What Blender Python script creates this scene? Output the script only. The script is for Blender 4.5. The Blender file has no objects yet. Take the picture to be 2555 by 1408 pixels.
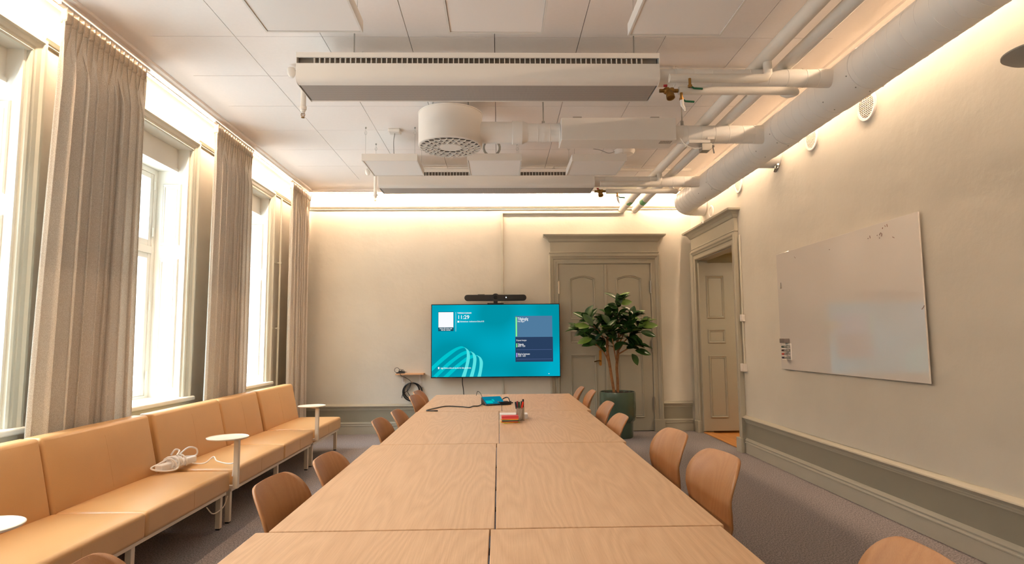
import bpy, bmesh, math, random
from mathutils import Vector, Matrix
PI = math.pi
R = math.radians
rnd = random.Random(7)
S = bpy.context.scene
C = S.collection

# ------------------------------------------------------------------ materials
def mat(name, col, rough=0.5, metal=0.0, var=0.0, vscale=5.0, bump=0.0, bscale=50.0, coat=0.0, emit=None, estr=0.0, spec=0.5, bdet=3.0):
    m = bpy.data.materials.new(name); m.use_nodes = True
    nt = m.node_tree; b = nt.nodes['Principled BSDF']
    b.inputs['Base Color'].default_value = (*col, 1)
    b.inputs['Roughness'].default_value = rough
    b.inputs['Metallic'].default_value = metal
    b.inputs['Coat Weight'].default_value = coat
    b.inputs['Specular IOR Level'].default_value = spec
    if emit:
        b.inputs['Emission Color'].default_value = (*emit, 1)
        b.inputs['Emission Strength'].default_value = estr
    tc = nt.nodes.new('ShaderNodeTexCoord')
    if var:
        n = nt.nodes.new('ShaderNodeTexNoise'); n.inputs['Scale'].default_value = vscale; n.inputs['Detail'].default_value = 4
        r = nt.nodes.new('ShaderNodeValToRGB')
        r.color_ramp.elements[0].position = .3; r.color_ramp.elements[1].position = .7
        r.color_ramp.elements[0].color = (*[c*(1-var) for c in col], 1)
        r.color_ramp.elements[1].color = (*[min(1, c*(1+var)) for c in col], 1)
        nt.links.new(tc.outputs['Object'], n.inputs['Vector'])
        nt.links.new(n.outputs['Fac'], r.inputs['Fac']); nt.links.new(r.outputs['Color'], b.inputs['Base Color'])
    if bump:
        n2 = nt.nodes.new('ShaderNodeTexNoise'); n2.inputs['Scale'].default_value = bscale; n2.inputs['Detail'].default_value = bdet
        bp = nt.nodes.new('ShaderNodeBump'); bp.inputs['Strength'].default_value = bump; bp.inputs['Distance'].default_value = .02
        nt.links.new(tc.outputs['Object'], n2.inputs['Vector'])
        nt.links.new(n2.outputs['Fac'], bp.inputs['Height']); nt.links.new(bp.outputs['Normal'], b.inputs['Normal'])
    return m

def wood(name, c1, c2, rough, scale=1.0, grain_axis='Y', dist=5.0, bands=5.0, along=.7):
    m = bpy.data.materials.new(name); m.use_nodes = True
    nt = m.node_tree; L = nt.links; b = nt.nodes['Principled BSDF']
    tc = nt.nodes.new('ShaderNodeTexCoord'); oi = nt.nodes.new('ShaderNodeObjectInfo')
    comb = nt.nodes.new('ShaderNodeCombineXYZ')
    mul = nt.nodes.new('ShaderNodeMath'); mul.operation = 'MULTIPLY'; mul.inputs[1].default_value = 37.0
    L.new(oi.outputs['Random'], mul.inputs[0])
    for k in ('X', 'Y', 'Z'): L.new(mul.outputs[0], comb.inputs[k])
    mp = nt.nodes.new('ShaderNodeMapping')
    across, along = 1.0*scale, along*.16*scale
    mp.inputs['Scale'].default_value = (across, along, across) if grain_axis == 'Y' else ((across, across, along) if grain_axis == 'Z' else (along, across, across))
    L.new(tc.outputs['Object'], mp.inputs['Vector'])
    add = nt.nodes.new('ShaderNodeVectorMath'); add.operation = 'ADD'
    L.new(mp.outputs[0], add.inputs[0]); L.new(comb.outputs[0], add.inputs[1])
    n0 = nt.nodes.new('ShaderNodeTexNoise'); n0.inputs['Scale'].default_value = 2.6; n0.inputs['Detail'].default_value = 2.5
    L.new(add.outputs[0], n0.inputs['Vector'])
    ms = nt.nodes.new('ShaderNodeMath'); ms.operation = 'MULTIPLY'; ms.inputs[1].default_value = bands*6
    L.new(n0.outputs['Fac'], ms.inputs[0])
    sn = nt.nodes.new('ShaderNodeMath'); sn.operation = 'PINGPONG'; sn.inputs[1].default_value = 1.0
    L.new(ms.outputs[0], sn.inputs[0])
    mp2 = nt.nodes.new('ShaderNodeMapping')
    f, g = 260*scale, 7*scale
    mp2.inputs['Scale'].default_value = (f, g, f) if grain_axis == 'Y' else ((f, f, g) if grain_axis == 'Z' else (g, f, f))
    L.new(tc.outputs['Object'], mp2.inputs['Vector'])
    n1 = nt.nodes.new('ShaderNodeTexNoise'); n1.inputs['Scale'].default_value = 1.0; n1.inputs['Detail'].default_value = 2
    L.new(mp2.outputs[0], n1.inputs['Vector'])
    mx = nt.nodes.new('ShaderNodeMath'); mx.operation = 'MULTIPLY'
    L.new(sn.outputs[0], mx.inputs[0]); mx.inputs[1].default_value = .42
    ad = nt.nodes.new('ShaderNodeMath'); ad.operation = 'MULTIPLY_ADD'
    L.new(n1.outputs['Fac'], ad.inputs[0]); ad.inputs[1].default_value = .8; L.new(mx.outputs[0], ad.inputs[2])
    rp = nt.nodes.new('ShaderNodeValToRGB'); rp.color_ramp.elements[0].position = .05; rp.color_ramp.elements[1].position = .95
    rp.color_ramp.elements[0].color = (*c2, 1); rp.color_ramp.elements[1].color = (*c1, 1)
    L.new(ad.outputs[0], rp.inputs['Fac']); L.new(rp.outputs['Color'], b.inputs['Base Color'])
    b.inputs['Roughness'].default_value = rough
    bp = nt.nodes.new('ShaderNodeBump'); bp.inputs['Strength'].default_value = .06; bp.inputs['Distance'].default_value = .01
    L.new(n1.outputs['Fac'], bp.inputs['Height']); L.new(bp.outputs['Normal'], b.inputs['Normal'])
    return m

def emis(name, col, s):
    m = bpy.data.materials.new(name); m.use_nodes = True
    nt = m.node_tree; nt.nodes.remove(nt.nodes['Principled BSDF'])
    e = nt.nodes.new('ShaderNodeEmission'); e.inputs['Color'].default_value = (*col, 1); e.inputs['Strength'].default_value = s
    nt.links.new(e.outputs[0], nt.nodes['Material Output'].inputs['Surface'])
    return m

def hexc(r, g, b):
    f = lambda c: ((c/255+.055)/1.055)**2.4 if c > 10 else c/255/12.92
    return (f(r), f(g), f(b))

LED_COL = (1.0, .70, .46)
LED_STR = 205.0
M = {}
M['wall'] = mat('sage_plaster', hexc(213, 208, 196), .65, var=.03, vscale=2.0, bump=.4, bscale=4.0, bdet=6)
M['dado'] = mat('sage_dado_shaded', hexc(142, 138, 123), .45, var=.02)  # sage paint, made darker for the shade under the chair rail
M['trim'] = mat('pale_sage_trim', hexc(204, 201, 186), .4)
M['dtrim'] = mat('sage_door_paint', hexc(172, 167, 151), .4, var=.02)
M['wtrim'] = mat('window_white_paint', hexc(236, 232, 222), .4)
M['ceil'] = mat('white_ceiling_tile', hexc(240, 233, 228), .8, var=.01, vscale=40)
M['gap'] = mat('dark_gap', hexc(120, 112, 104), .9)
M['white'] = mat('white_lacquered_metal', hexc(226, 221, 214), .45)
M['duct'] = mat('white_painted_duct', hexc(232, 230, 226), .5, var=.015, vscale=3)
M['insul'] = mat('white_pipe_insulation', hexc(222, 217, 208), .6, bump=.05, bscale=60)
M['grey'] = mat('grey_plastic', hexc(150, 148, 142), .5)
M['steel'] = mat('zinc_steel', hexc(170, 168, 162), .35, metal=.9)
M['brass'] = mat('brass', hexc(150, 112, 58), .35, metal=.9)
M['gold'] = mat('polished_brass', hexc(214, 160, 88), .25, metal=1.0)
M['green'] = mat('green_lever', hexc(20, 92, 58), .45)
M['black'] = mat('black_plastic', hexc(28, 28, 29), .45)
M['blackm'] = mat('black_matte', hexc(16, 16, 17), .6)
M['dark'] = mat('dark_void', hexc(70, 62, 56), .9)
M['slot'] = mat('beam_slot_shadow_grey', hexc(150, 140, 130), .8)
M['leather'] = mat('cognac_leather', hexc(205, 160, 107), .32, var=.04, vscale=3, bump=.06, bscale=220)
M['cream'] = mat('cream_powder_coat', hexc(226, 212, 190), .4)
M['oak'] = wood('oak_table_veneer', hexc(208, 169, 130), hexc(184, 142, 103), .42, bands=11)
M['chair'] = wood('oak_chair_veneer', hexc(184, 132, 86), hexc(168, 114, 70), .38, scale=1.0, grain_axis='Z', bands=7)
M['pine'] = wood('pine_board', hexc(226, 178, 134), hexc(208, 156, 112), .5, grain_axis='X')
M['parquet'] = wood('oak_parquet', hexc(214, 150, 84), hexc(184, 118, 60), .35, bands=4)
M['board'] = mat('whiteboard_enamel', hexc(226, 221, 216), .1, coat=1.0)
M['boardedge'] = mat('whiteboard_edge', hexc(150, 140, 126), .5)
M['ink'] = mat('faded_ink', hexc(128, 100, 92), .8)
M['pot'] = mat('glazed_green_ceramic', hexc(62, 82, 68), .12, var=.12, vscale=6, bump=.25, bscale=9, coat=.5)
M['soil'] = mat('potting_soil', hexc(40, 28, 22), .9, bump=.6, bscale=60)
M['bark'] = mat('brown_bark', hexc(142, 98, 60), .8, var=.25, vscale=30, bump=.3, bscale=60)
M['leaf'] = mat('rubber_plant_leaf', hexc(44, 76, 34), .25, var=.4, vscale=6)
M['leafl'] = mat('young_leaf', hexc(96, 128, 52), .32, var=.25, vscale=8)
M['cork'] = mat('parchment', hexc(232, 200, 170), .6)
M['paper'] = mat('white_card', hexc(238, 234, 230), .6)
M['hallwall'] = mat('hall_paint', hexc(196, 188, 158), .6)
M['perf'] = None
M['led'] = emis('warm_led_strip', LED_COL, LED_STR)

def carpet():
    m = bpy.data.materials.new('grey_flecked_carpet'); m.use_nodes = True
    nt = m.node_tree; L = nt.links; b = nt.nodes['Principled BSDF']
    tc = nt.nodes.new('ShaderNodeTexCoord')
    mp = nt.nodes.new('ShaderNodeMapping'); mp.inputs['Scale'].default_value = (1, .55, 1)
    L.new(tc.outputs['Object'], mp.inputs['Vector'])
    n = nt.nodes.new('ShaderNodeTexNoise'); n.inputs['Scale'].default_value = 130; n.inputs['Detail'].default_value = 3; n.inputs['Roughness'].default_value = .7
    L.new(mp.outputs[0], n.inputs['Vector'])
    r = nt.nodes.new('ShaderNodeValToRGB'); r.color_ramp.elements[0].position = .36; r.color_ramp.elements[1].position = .64
    r.color_ramp.elements[0].color = (*hexc(96, 92, 94), 1); r.color_ramp.elements[1].color = (*hexc(158, 150, 150), 1)
    L.new(n.outputs['Fac'], r.inputs['Fac']); L.new(r.outputs['Color'], b.inputs['Base Color'])
    b.inputs['Roughness'].default_value = .95; b.inputs['Specular IOR Level'].default_value = .1
    bp = nt.nodes.new('ShaderNodeBump'); bp.inputs['Strength'].default_value = .5; bp.inputs['Distance'].default_value = .004
    L.new(n.outputs['Fac'], bp.inputs['Height']); L.new(bp.outputs['Normal'], b.inputs['Normal'])
    return m
M['carpet'] = carpet()

def perforated():
    m = bpy.data.materials.new('perforated_steel'); m.use_nodes = True
    nt = m.node_tree; L = nt.links; b = nt.nodes['Principled BSDF']
    tc = nt.nodes.new('ShaderNodeTexCoord')
    v = nt.nodes.new('ShaderNodeTexVoronoi'); v.inputs['Scale'].default_value = 110; v.inputs['Randomness'].default_value = 0
    L.new(tc.outputs['Object'], v.inputs['Vector'])
    r = nt.nodes.new('ShaderNodeValToRGB'); r.color_ramp.elements[0].position = .33; r.color_ramp.elements[1].position = .42
    r.color_ramp.elements[0].color = (*hexc(92, 85, 81), 1); r.color_ramp.elements[1].color = (*hexc(176, 168, 162), 1)
    L.new(v.outputs['Distance'], r.inputs['Fac']); L.new(r.outputs['Color'], b.inputs['Base Color'])
    b.inputs['Roughness'].default_value = .5
    return m
M['perf'] = perforated()

def fabric():
    m = bpy.data.materials.new('linen_curtain'); m.use_nodes = True
    nt = m.node_tree; L = nt.links; b = nt.nodes['Principled BSDF']
    tc = nt.nodes.new('ShaderNodeTexCoord')
    mp = nt.nodes.new('ShaderNodeMapping'); mp.inputs['Scale'].default_value = (1.6, 1.6, .7)
    L.new(tc.outputs['Object'], mp.inputs['Vector'])
    n = nt.nodes.new('ShaderNodeTexNoise'); n.inputs['Scale'].default_value = 260; n.inputs['Detail'].default_value = 2; n.inputs['Roughness'].default_value = .6
    L.new(mp.outputs[0], n.inputs['Vector'])
    r = nt.nodes.new('ShaderNodeValToRGB'); r.color_ramp.elements[0].position = .36; r.color_ramp.elements[1].position = .66
    r.color_ramp.elements[0].color = (*hexc(216, 206, 192), 1); r.color_ramp.elements[1].color = (*hexc(248, 242, 233), 1)
    L.new(n.outputs['Fac'], r.inputs['Fac']); L.new(r.outputs['Color'], b.inputs['Base Color'])
    b.inputs['Roughness'].default_value = .9; b.inputs['Specular IOR Level'].default_value = .15
    tl = nt.nodes.new('ShaderNodeBsdfTranslucent'); L.new(r.outputs['Color'], tl.inputs['Color'])
    mx = nt.nodes.new('ShaderNodeMixShader'); mx.inputs[0].default_value = .28
    L.new(b.outputs[0], mx.inputs[1]); L.new(tl.outputs[0], mx.inputs[2])
    L.new(mx.outputs[0], nt.nodes['Material Output'].inputs['Surface'])
    bp = nt.nodes.new('ShaderNodeBump'); bp.inputs['Strength'].default_value = .25; bp.inputs['Distance'].default_value = .004
    L.new(n.outputs['Fac'], bp.inputs['Height']); L.new(bp.outputs['Normal'], b.inputs['Normal'])
    return m
M['fabric'] = fabric()

def pane_glass():
    m = bpy.data.materials.new('window_glass'); m.use_nodes = True
    nt = m.node_tree; L = nt.links; nt.nodes.remove(nt.nodes['Principled BSDF'])
    t = nt.nodes.new('ShaderNodeBsdfTransparent'); t.inputs['Color'].default_value = (.86, .92, .95, 1)
    g = nt.nodes.new('ShaderNodeBsdfGlossy'); g.inputs['Roughness'].default_value = .02
    lw = nt.nodes.new('ShaderNodeLayerWeight'); pw = nt.nodes.new('ShaderNodeMath'); pw.operation = 'POWER'; pw.inputs[1].default_value = 5.0
    f = nt.nodes.new('ShaderNodeMath'); f.operation = 'MULTIPLY_ADD'; f.inputs[1].default_value = .7; f.inputs[2].default_value = .04
    L.new(lw.outputs['Facing'], pw.inputs[0]); L.new(pw.outputs[0], f.inputs[0])
    mx = nt.nodes.new('ShaderNodeMixShader')
    L.new(f.outputs[0], mx.inputs[0]); L.new(t.outputs[0], mx.inputs[1]); L.new(g.outputs[0], mx.inputs[2])
    L.new(mx.outputs[0], nt.nodes['Material Output'].inputs['Surface'])
    return m
M['glass'] = pane_glass()
def clear_plastic():
    m = bpy.data.materials.new('clear_acrylic'); m.use_nodes = True
    nt = m.node_tree; L = nt.links; nt.nodes.remove(nt.nodes['Principled BSDF'])
    t = nt.nodes.new('ShaderNodeBsdfTransparent'); t.inputs['Color'].default_value = (.9, .9, .88, 1)
    g = nt.nodes.new('ShaderNodeBsdfGlossy'); g.inputs['Roughness'].default_value = .08
    mx = nt.nodes.new('ShaderNodeMixShader'); mx.inputs[0].default_value = .22
    L.new(t.outputs[0], mx.inputs[1]); L.new(g.outputs[0], mx.inputs[2])
    L.new(mx.outputs[0], nt.nodes['Material Output'].inputs['Surface'])
    return m
M['acrylic'] = clear_plastic()

# ------------------------------------------------------------------ mesh helpers
def box(bm, x0, x1, y0, y1, z0, z1):
    vs = [bm.verts.new((x, y, z)) for x in (x0, x1) for y in (y0, y1) for z in (z0, z1)]
    for f in ((0, 1, 3, 2), (4, 6, 7, 5), (0, 4, 5, 1), (2, 3, 7, 6), (0, 2, 6, 4), (1, 5, 7, 3)):
        bm.faces.new([vs[i] for i in f])

def prism(bm, poly, fn, a, b):
    """closed polygon (p,q) extruded from a to b; fn(p,q,t)->xyz"""
    A = [bm.verts.new(fn(p, q, a)) for p, q in poly]; B = [bm.verts.new(fn(p, q, b)) for p, q in poly]
    n = len(poly)
    for i in range(n):
        j = (i+1) % n
        bm.faces.new((A[i], A[j], B[j], B[i]))
    bm.faces.new(A[::-1]); bm.faces.new(B)

def frame_of(d):
    d = d.normalized()
    a = Vector((0, 0, 1)) if abs(d.z) < .9 else Vector((1, 0, 0))
    u = d.cross(a).normalized(); return u, d.cross(u).normalized()

def cyl(bm, p0, p1, r0, r1=None, seg=16, caps=True):
    p0, p1 = Vector(p0), Vector(p1); r1 = r0 if r1 is None else r1
    u, v = frame_of(p1-p0)
    A, B = [], []
    for i in range(seg):
        a = 2*PI*i/seg; w = u*math.cos(a)+v*math.sin(a)
        A.append(bm.verts.new(p0+w*r0)); B.append(bm.verts.new(p1+w*r1))
    for i in range(seg):
        j = (i+1) % seg; bm.faces.new((A[i], A[j], B[j], B[i]))
    if caps: bm.faces.new(A[::-1]); bm.faces.new(B)

def lathe(bm, p0, d, prof, seg=32, caps=True):
    """prof: (radius, distance along d)"""
    p0, d = Vector(p0), Vector(d).normalized(); u, v = frame_of(d)
    rings = []
    for r, h in prof:
        rings.append([bm.verts.new(p0+d*h+(u*math.cos(2*PI*i/seg)+v*math.sin(2*PI*i/seg))*r) for i in range(seg)])
    for a, b in zip(rings, rings[1:]):
        for i in range(seg):
            j = (i+1) % seg; bm.faces.new((a[i], a[j], b[j], b[i]))
    if caps:
        bm.faces.new(rings[0][::-1]); bm.faces.new(rings[-1])

def tube(bm, pts, r, seg=8, caps=True, rs=None):
    pts = [Vector(p) for p in pts]; n = len(pts)
    t = [(pts[min(i+1, n-1)]-pts[max(i-1, 0)]).normalized() for i in range(n)]
    u, v = frame_of(t[0]); rings = []
    for i in range(n):
        if i:
            q = t[i-1].rotation_difference(t[i]); u = q @ u; v = q @ v
        rr = rs[i] if rs else r
        rings.append([bm.verts.new(pts[i]+(u*math.cos(2*PI*k/seg)+v*math.sin(2*PI*k/seg))*rr) for k in range(seg)])
    for a, b in zip(rings, rings[1:]):
        for i in range(seg):
            j = (i+1) % seg; bm.faces.new((a[i], a[j], b[j], b[i]))
    if caps: bm.faces.new(rings[0][::-1]); bm.faces.new(rings[-1])

def spline(P, n=8):
    P = [Vector(p) for p in P]; out = []
    Q = [P[0]*2-P[1]]+P+[P[-1]*2-P[-2]]
    for i in range(1, len(Q)-2):
        a, b, c, d = Q[i-1:i+3]
        for k in range(n):
            t = k/n
            out.append(.5*((2*b)+(c-a)*t+(2*a-5*b+4*c-d)*t*t+(3*b-a-3*c+d)*t**3))
    out.append(P[-1]); return out

def sweep(bm, path, prof, fn, closed=False):
    """path (u,v) polyline, prof [(o,h)] with o to the LEFT of travel; fn(u,v,h)->xyz, mitred corners"""
    n = len(path); P = [Vector(p) for p in path]; secs = []
    for i in range(n):
        if closed: a, b = (P[i]-P[i-1]).normalized(), (P[(i+1) % n]-P[i]).normalized()
        else:
            a = (P[i]-P[i-1]).normalized() if i else (P[1]-P[0]).normalized()
            b = (P[i+1]-P[i]).normalized() if i < n-1 else a
        na, nb = Vector((-a.y, a.x)), Vector((-b.y, b.x))
        m = (na+nb); m = m/(m.dot(na)) if m.length > 1e-6 else na
        secs.append([bm.verts.new(fn(P[i].x+m.x*o, P[i].y+m.y*o, h)) for o, h in prof])
    k = len(prof); rng = range(n) if closed else range(n-1)
    for i in rng:
        A, B = secs[i], secs[(i+1) % n]
        for j in range(k):
            l = (j+1) % k; bm.faces.new((A[j], A[l], B[l], B[j]))
    if not closed: bm.faces.new(secs[0][::-1]); bm.faces.new(secs[-1])

def obj(name, bm, m, parent=None, smooth=False, bevel=0, seg=2, local=False, solid=0, subd=0, angle=35):
    bmesh.ops.recalc_face_normals(bm, faces=bm.faces)
    me = bpy.data.meshes.new(name); bm.to_mesh(me); bm.free()
    o = bpy.data.objects.new(name, me); C.objects.link(o)
    for mm in (m if isinstance(m, (list, tuple)) else [m]): me.materials.append(mm)
    if parent is not None:
        o.parent = parent
        if not local:
            W = Matrix.Identity(4); p = parent
            while p is not None:
                W = Matrix.Translation(p.location) @ p.rotation_euler.to_matrix().to_4x4() @ W; p = p.parent
            me.transform(W.inverted())
    if smooth:
        for p in me.polygons: p.use_smooth = True
        me.set_sharp_from_angle(angle=R(angle))
    if subd:
        s = o.modifiers.new('s', 'SUBSURF'); s.levels = s.render_levels = subd
    if solid:
        s = o.modifiers.new('t', 'SOLIDIFY'); s.thickness = solid; s.offset = 0
    if bevel:
        b = o.modifiers.new('b', 'BEVEL'); b.width = bevel; b.segments = seg; b.limit_method = 'ANGLE'; b.angle_limit = R(40)
    return o

def NB(): return bmesh.new()
def tag(o, label, cat, group=None, kind=None):
    o['label'] = label; o['category'] = cat
    if group: o['group'] = group
    o['kind'] = kind or 'thing'
    return o
def thing(name, label, cat, loc=(0, 0, 0), rotz=0, group=None, kind=None):
    o = bpy.data.objects.new(name, None); C.objects.link(o); o.empty_display_size = .1
    o.location = loc; o.rotation_euler = (0, 0, rotz)
    return tag(o, label, cat, group, kind)
def struct(o, label, cat):
    return tag(o, label, cat, None, 'structure')
def dup(root, loc, rotz, label, group=None):
    r = root.copy(); C.objects.link(r); r.location = loc; r.rotation_euler = (0, 0, rotz); r['label'] = label
    if group: r['group'] = group
    for ch in list(root.children):
        c = ch.copy(); C.objects.link(c); c.parent = r
        for g in list(ch.children):
            d = g.copy(); C.objects.link(d); d.parent = c
    return r
def simple(name, fn, m, label, cat, group=None, **kw):
    b = NB(); fn(b); o = obj(name, b, m, **kw); return tag(o, label, cat, group)

# ------------------------------------------------------------------ camera
F, YAW, PIT, ROL = 1515.1, -.02286, .09469, .008053
cy, sy, cp, sp, cr, sr = math.cos(YAW), math.sin(YAW), math.cos(PIT), math.sin(PIT), math.cos(ROL), math.sin(ROL)
MW = Matrix(((cr, sr, 0), (-sr, cr, 0), (0, 0, 1))) @ Matrix(((1, 0, 0), (0, cp, sp), (0, -sp, cp))) @ Matrix(((1, 0, 0), (0, 0, -1), (0, 1, 0))) @ Matrix(((cy, sy, 0), (-sy, cy, 0), (0, 0, 1)))
cam = bpy.data.objects.new('camera', bpy.data.cameras.new('camera')); C.objects.link(cam)
rt, dn, fw = MW[0], MW[1], MW[2]
cam.matrix_world = Matrix(((rt[0], -dn[0], -fw[0], 0), (rt[1], -dn[1], -fw[1], 0), (rt[2], -dn[2], -fw[2], 1.355), (0, 0, 0, 1)))
cam.data.sensor_width = 36; cam.data.sensor_fit = 'HORIZONTAL'; cam.data.lens = F*36/2555; cam.data.clip_start = .05
S.camera = cam

# ------------------------------------------------------------------ room shell
XL, XR, YB, YF, ZC, ZT = -3.0, 2.935, 9.07, -1.7, 3.57, 3.80
WINS = [(-1.55, -.28), (.48, 1.75), (2.52, 3.79), (4.58, 5.86), (6.63, 7.91)]          # clear openings along the window wall; first two unseen, added for daylight
ZS, ZW = .83, 3.22
b = NB(); box(b, XL-.55, XR+.14, YF-.2, YB+.2, -.12, 0)
struct(obj('floor', b, M['carpet']), 'grey flecked carpet covering the whole meeting room floor', 'floor')

b = NB()
ys = [YF-.2]
for a, c in WINS: ys += [a, c]
ys.append(YB+.2)
for i in range(0, len(ys), 2): box(b, XL-.55, XL, ys[i], ys[i+1], 0, ZT)
for a, c in WINS:
    box(b, XL-.55, XL, a, c, 0, ZS-.03); box(b, XL-.55, XL, a, c, ZW, ZT)
struct(obj('wall_left', b, M['wall']), 'pale sage window wall with three deep window recesses', 'wall')
b = NB(); box(b, XL, XR, YB, YB+.2, 0, ZT)
struct(obj('wall_back', b, M['wall']), 'pale sage plaster end wall behind the big screen', 'wall')
D2 = (7.40, 8.82, 2.50)
b = NB(); box(b, XR, XR+.14, YF-.2, D2[0], 0, ZT); box(b, XR, XR+.14, D2[1], YB+.2, 0, ZT); box(b, XR, XR+.14, D2[0], D2[1], D2[2], ZT)
struct(obj('wall_right', b, M['wall']), 'pale sage rough plaster wall carrying the whiteboard', 'wall')
b = NB(); box(b, XL, XR, YF-.2, YF, 0, ZT)
struct(obj('wall_front', b, M['wall']), 'pale sage wall behind the camera', 'wall')

# ceiling: suspended tiles with thin joints, plain border, upper slab over the perimeter slot
b = NB()
tx = [-2.535+.6298*k for k in range(9)]; ty = [8.25-.6625*k for k in range(16)]
g = .0025
for i in range(8):
    for j in range(15):
        if ty[j+1] < YF-.2: continue
        box(b, tx[i]+g, tx[i+1]-g, max(ty[j+1], YF)+g, ty[j]-g, ZC, ZC+.02)
struct(obj('ceiling', b, M['ceil']), 'white suspended ceiling of square tiles with fine joints', 'ceiling')
EX0, EX1, EY1 = XL+.155, XR-.125, YB-.145       # inner edge of the light slot
b = NB()
zb = ZC+.004
box(b, EX0, tx[0], YF, EY1, zb, zb+.03); box(b, tx[8], EX1, YF, EY1, zb, zb+.03); box(b, tx[0], tx[8], ty[0], EY1, zb, zb+.03)
struct(obj('ceiling_border', b, M['ceil']), 'plain white plaster border around the ceiling tiles', 'ceiling')
b = NB(); box(b, XL-.55, XR+.14, YF-.2, YB+.2, ZT, ZT+.1); box(b, tx[0]+.01, tx[8]-.01, YF, ty[0]-.01, ZC+.021, ZC+.034)
struct(obj('ceiling_slab', b, M['gap']), 'dull slab above the suspended ceiling', 'ceiling')
# moulded edge of the border
b = NB()
prof = [(0, .0), (0, -.02), (-.022, -.02), (-.03, -.018), (-.05, -.018), (-.056, -.026), (-.066, -.026), (-.072, -.012), (-.10, -.012), (-.105, -.018), (-.115, -.018), (-.12, 0)]
sweep(b, [(EX1, YF), (EX1, EY1), (EX0, EY1), (EX0, YF)], [(-o, h) for o, h in prof], lambda u, v, h: (u, v, zb+h))
struct(obj('trim_1', b, M['ceil']), 'fine white reeded moulding along the ceiling edge', 'moulding')

# light strips in the slot: an aluminium channel open downwards with a glowing diffuser
def strip(name, label, x0, x1, y0, y1):
    t = thing(name, label, 'light strip', ((x0+x1)/2, (y0+y1)/2, ZC-.02), group='warm light strips in the ceiling slot')
    b = NB(); n = 22; c = NB(); z0, z1, e = ZC-.027, ZC-.002, .001
    along_x = x1-x0 > y1-y0
    for i in range(n):
        if along_x: a = x0+(x1-x0)*i/n; d = x0+(x1-x0)*(i+1)/n; box(b, a, d, y0+e, y1-e, z0-.006, z0+.003)
        else: a = y0+(y1-y0)*i/n; d = y0+(y1-y0)*(i+1)/n; box(b, x0+e, x1-e, a, d, z0-.006, z0+.003)
    obj('glowing_diffuser', b, M['led'], t)
    if along_x: box(c, x0, x1, y0, y0+e, z0, z1); box(c, x0, x1, y1-e, y1, z0, z1); box(c, x0, x1, y0+e, y1-e, z1-e, z1)
    else: box(c, x0, x0+e, y0, y1, z0, z1); box(c, x1-e, x1, y0, y1, z0, z1); box(c, x0+e, x1-e, y0, y1, z1-e, z1)
    obj('channel', c, M['white'], t)
strip('led_strip', 'glowing warm light strip above the windows and curtains', EX0-.027, EX0-.002, YF+.1, EY1)
strip('led_strip', 'glowing warm light strip above the end wall behind the screen', EX0, EX1, EY1+.002, EY1+.027)
strip('led_strip', 'glowing warm light strip above the whiteboard wall, behind the big duct', EX1+.002, EX1+.027, YF+.1, EY1)

# picture rail, chair rails, baseboards ----------------------------------------------------------
rail = [(-.03, 0), (-.03, .012), (-.022, .022), (-.012, .012), (-.006, .026), (.012, .04), (.018, .045), (.026, .045), (.03, .03), (.03, 0)]
def railrun(name, label, runs, m, prof, cat):
    """runs: list of (wall, a, b, z)"""
    b = NB()
    for w, a, c, z in runs:
        fn = {'B': lambda p, q, t: (t, YB-q, z+p), 'R': lambda p, q, t: (XR-q, t, z+p), 'L': lambda p, q, t: (XL+q, t, z+p)}[w]
        prism(b, prof, fn, a, c)
    return struct(obj(name, b, m), label, cat)
DC0, DC1 = .765, 2.43                                       # casing of the double door
big = [(o*1.0, h*.62) for o, h in rail]
railrun('trim_2', 'moulded picture rail around the end wall and the window piers', [('B', XL, XR, 3.345)]+[('L', a, c, 3.35) for a, c in ((1.87, 2.4), (3.91, 4.46), (5.98, 6.51), (8.03, YB))], M['trim'], big, 'moulding')
crail = [(-.05, 0), (-.05, .012), (-.036, .012), (-.032, .020), (-.020, .020), (-.016, .029), (-.005, .031), (.0, .046), (.008, .050), (.016, .046), (.034, .012), (.036, 0)]
railrun('trim_3', 'moulded chair rail along the end wall', [('B', XL, DC0, .395), ('B', DC1, XR-.07, .395)], M['dtrim'], crail, 'moulding')
railrun('trim_4', 'moulded chair rail along the whiteboard wall', [('R', YF, 7.27, .405)], M['dtrim'], crail, 'moulding')
base = [(0, 0), (0, .024), (.112, .024), (.118, .034), (.126, .034), (.138, .022), (.142, .022), (.146, .031), (.152, .031), (.172, .007), (.176, 0)]
railrun('baseboard_back', 'sage moulded baseboard along the end wall', [('B', XL, DC0, 0), ('B', DC1, XR-.07, 0)], M['dtrim'], base, 'baseboard')
railrun('baseboard_right', 'sage moulded baseboard along the whiteboard wall', [('R', YF, 7.27, 0)], M['dtrim'], base, 'baseboard')
railrun('baseboard_left', 'sage moulded baseboard behind the sofas', [('L', YF, YB, 0)], M['dtrim'], base, 'baseboard')
b = NB(); box(b, XL, DC0, YB-.004, YB, .17, .36); box(b, DC1, XR-.07, YB-.004, YB, .17, .36)
struct(obj('trim_5', b, M['dado']), 'sage dado panel in the same shade-darkened paint below the rail of the end wall', 'dado')
b = NB(); box(b, XR-.004, XR, YF, 7.27, .17, .37)
struct(obj('trim_6', b, M['dado']), 'sage dado panel darkened for the shade below the rail of the whiteboard wall', 'dado')

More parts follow.
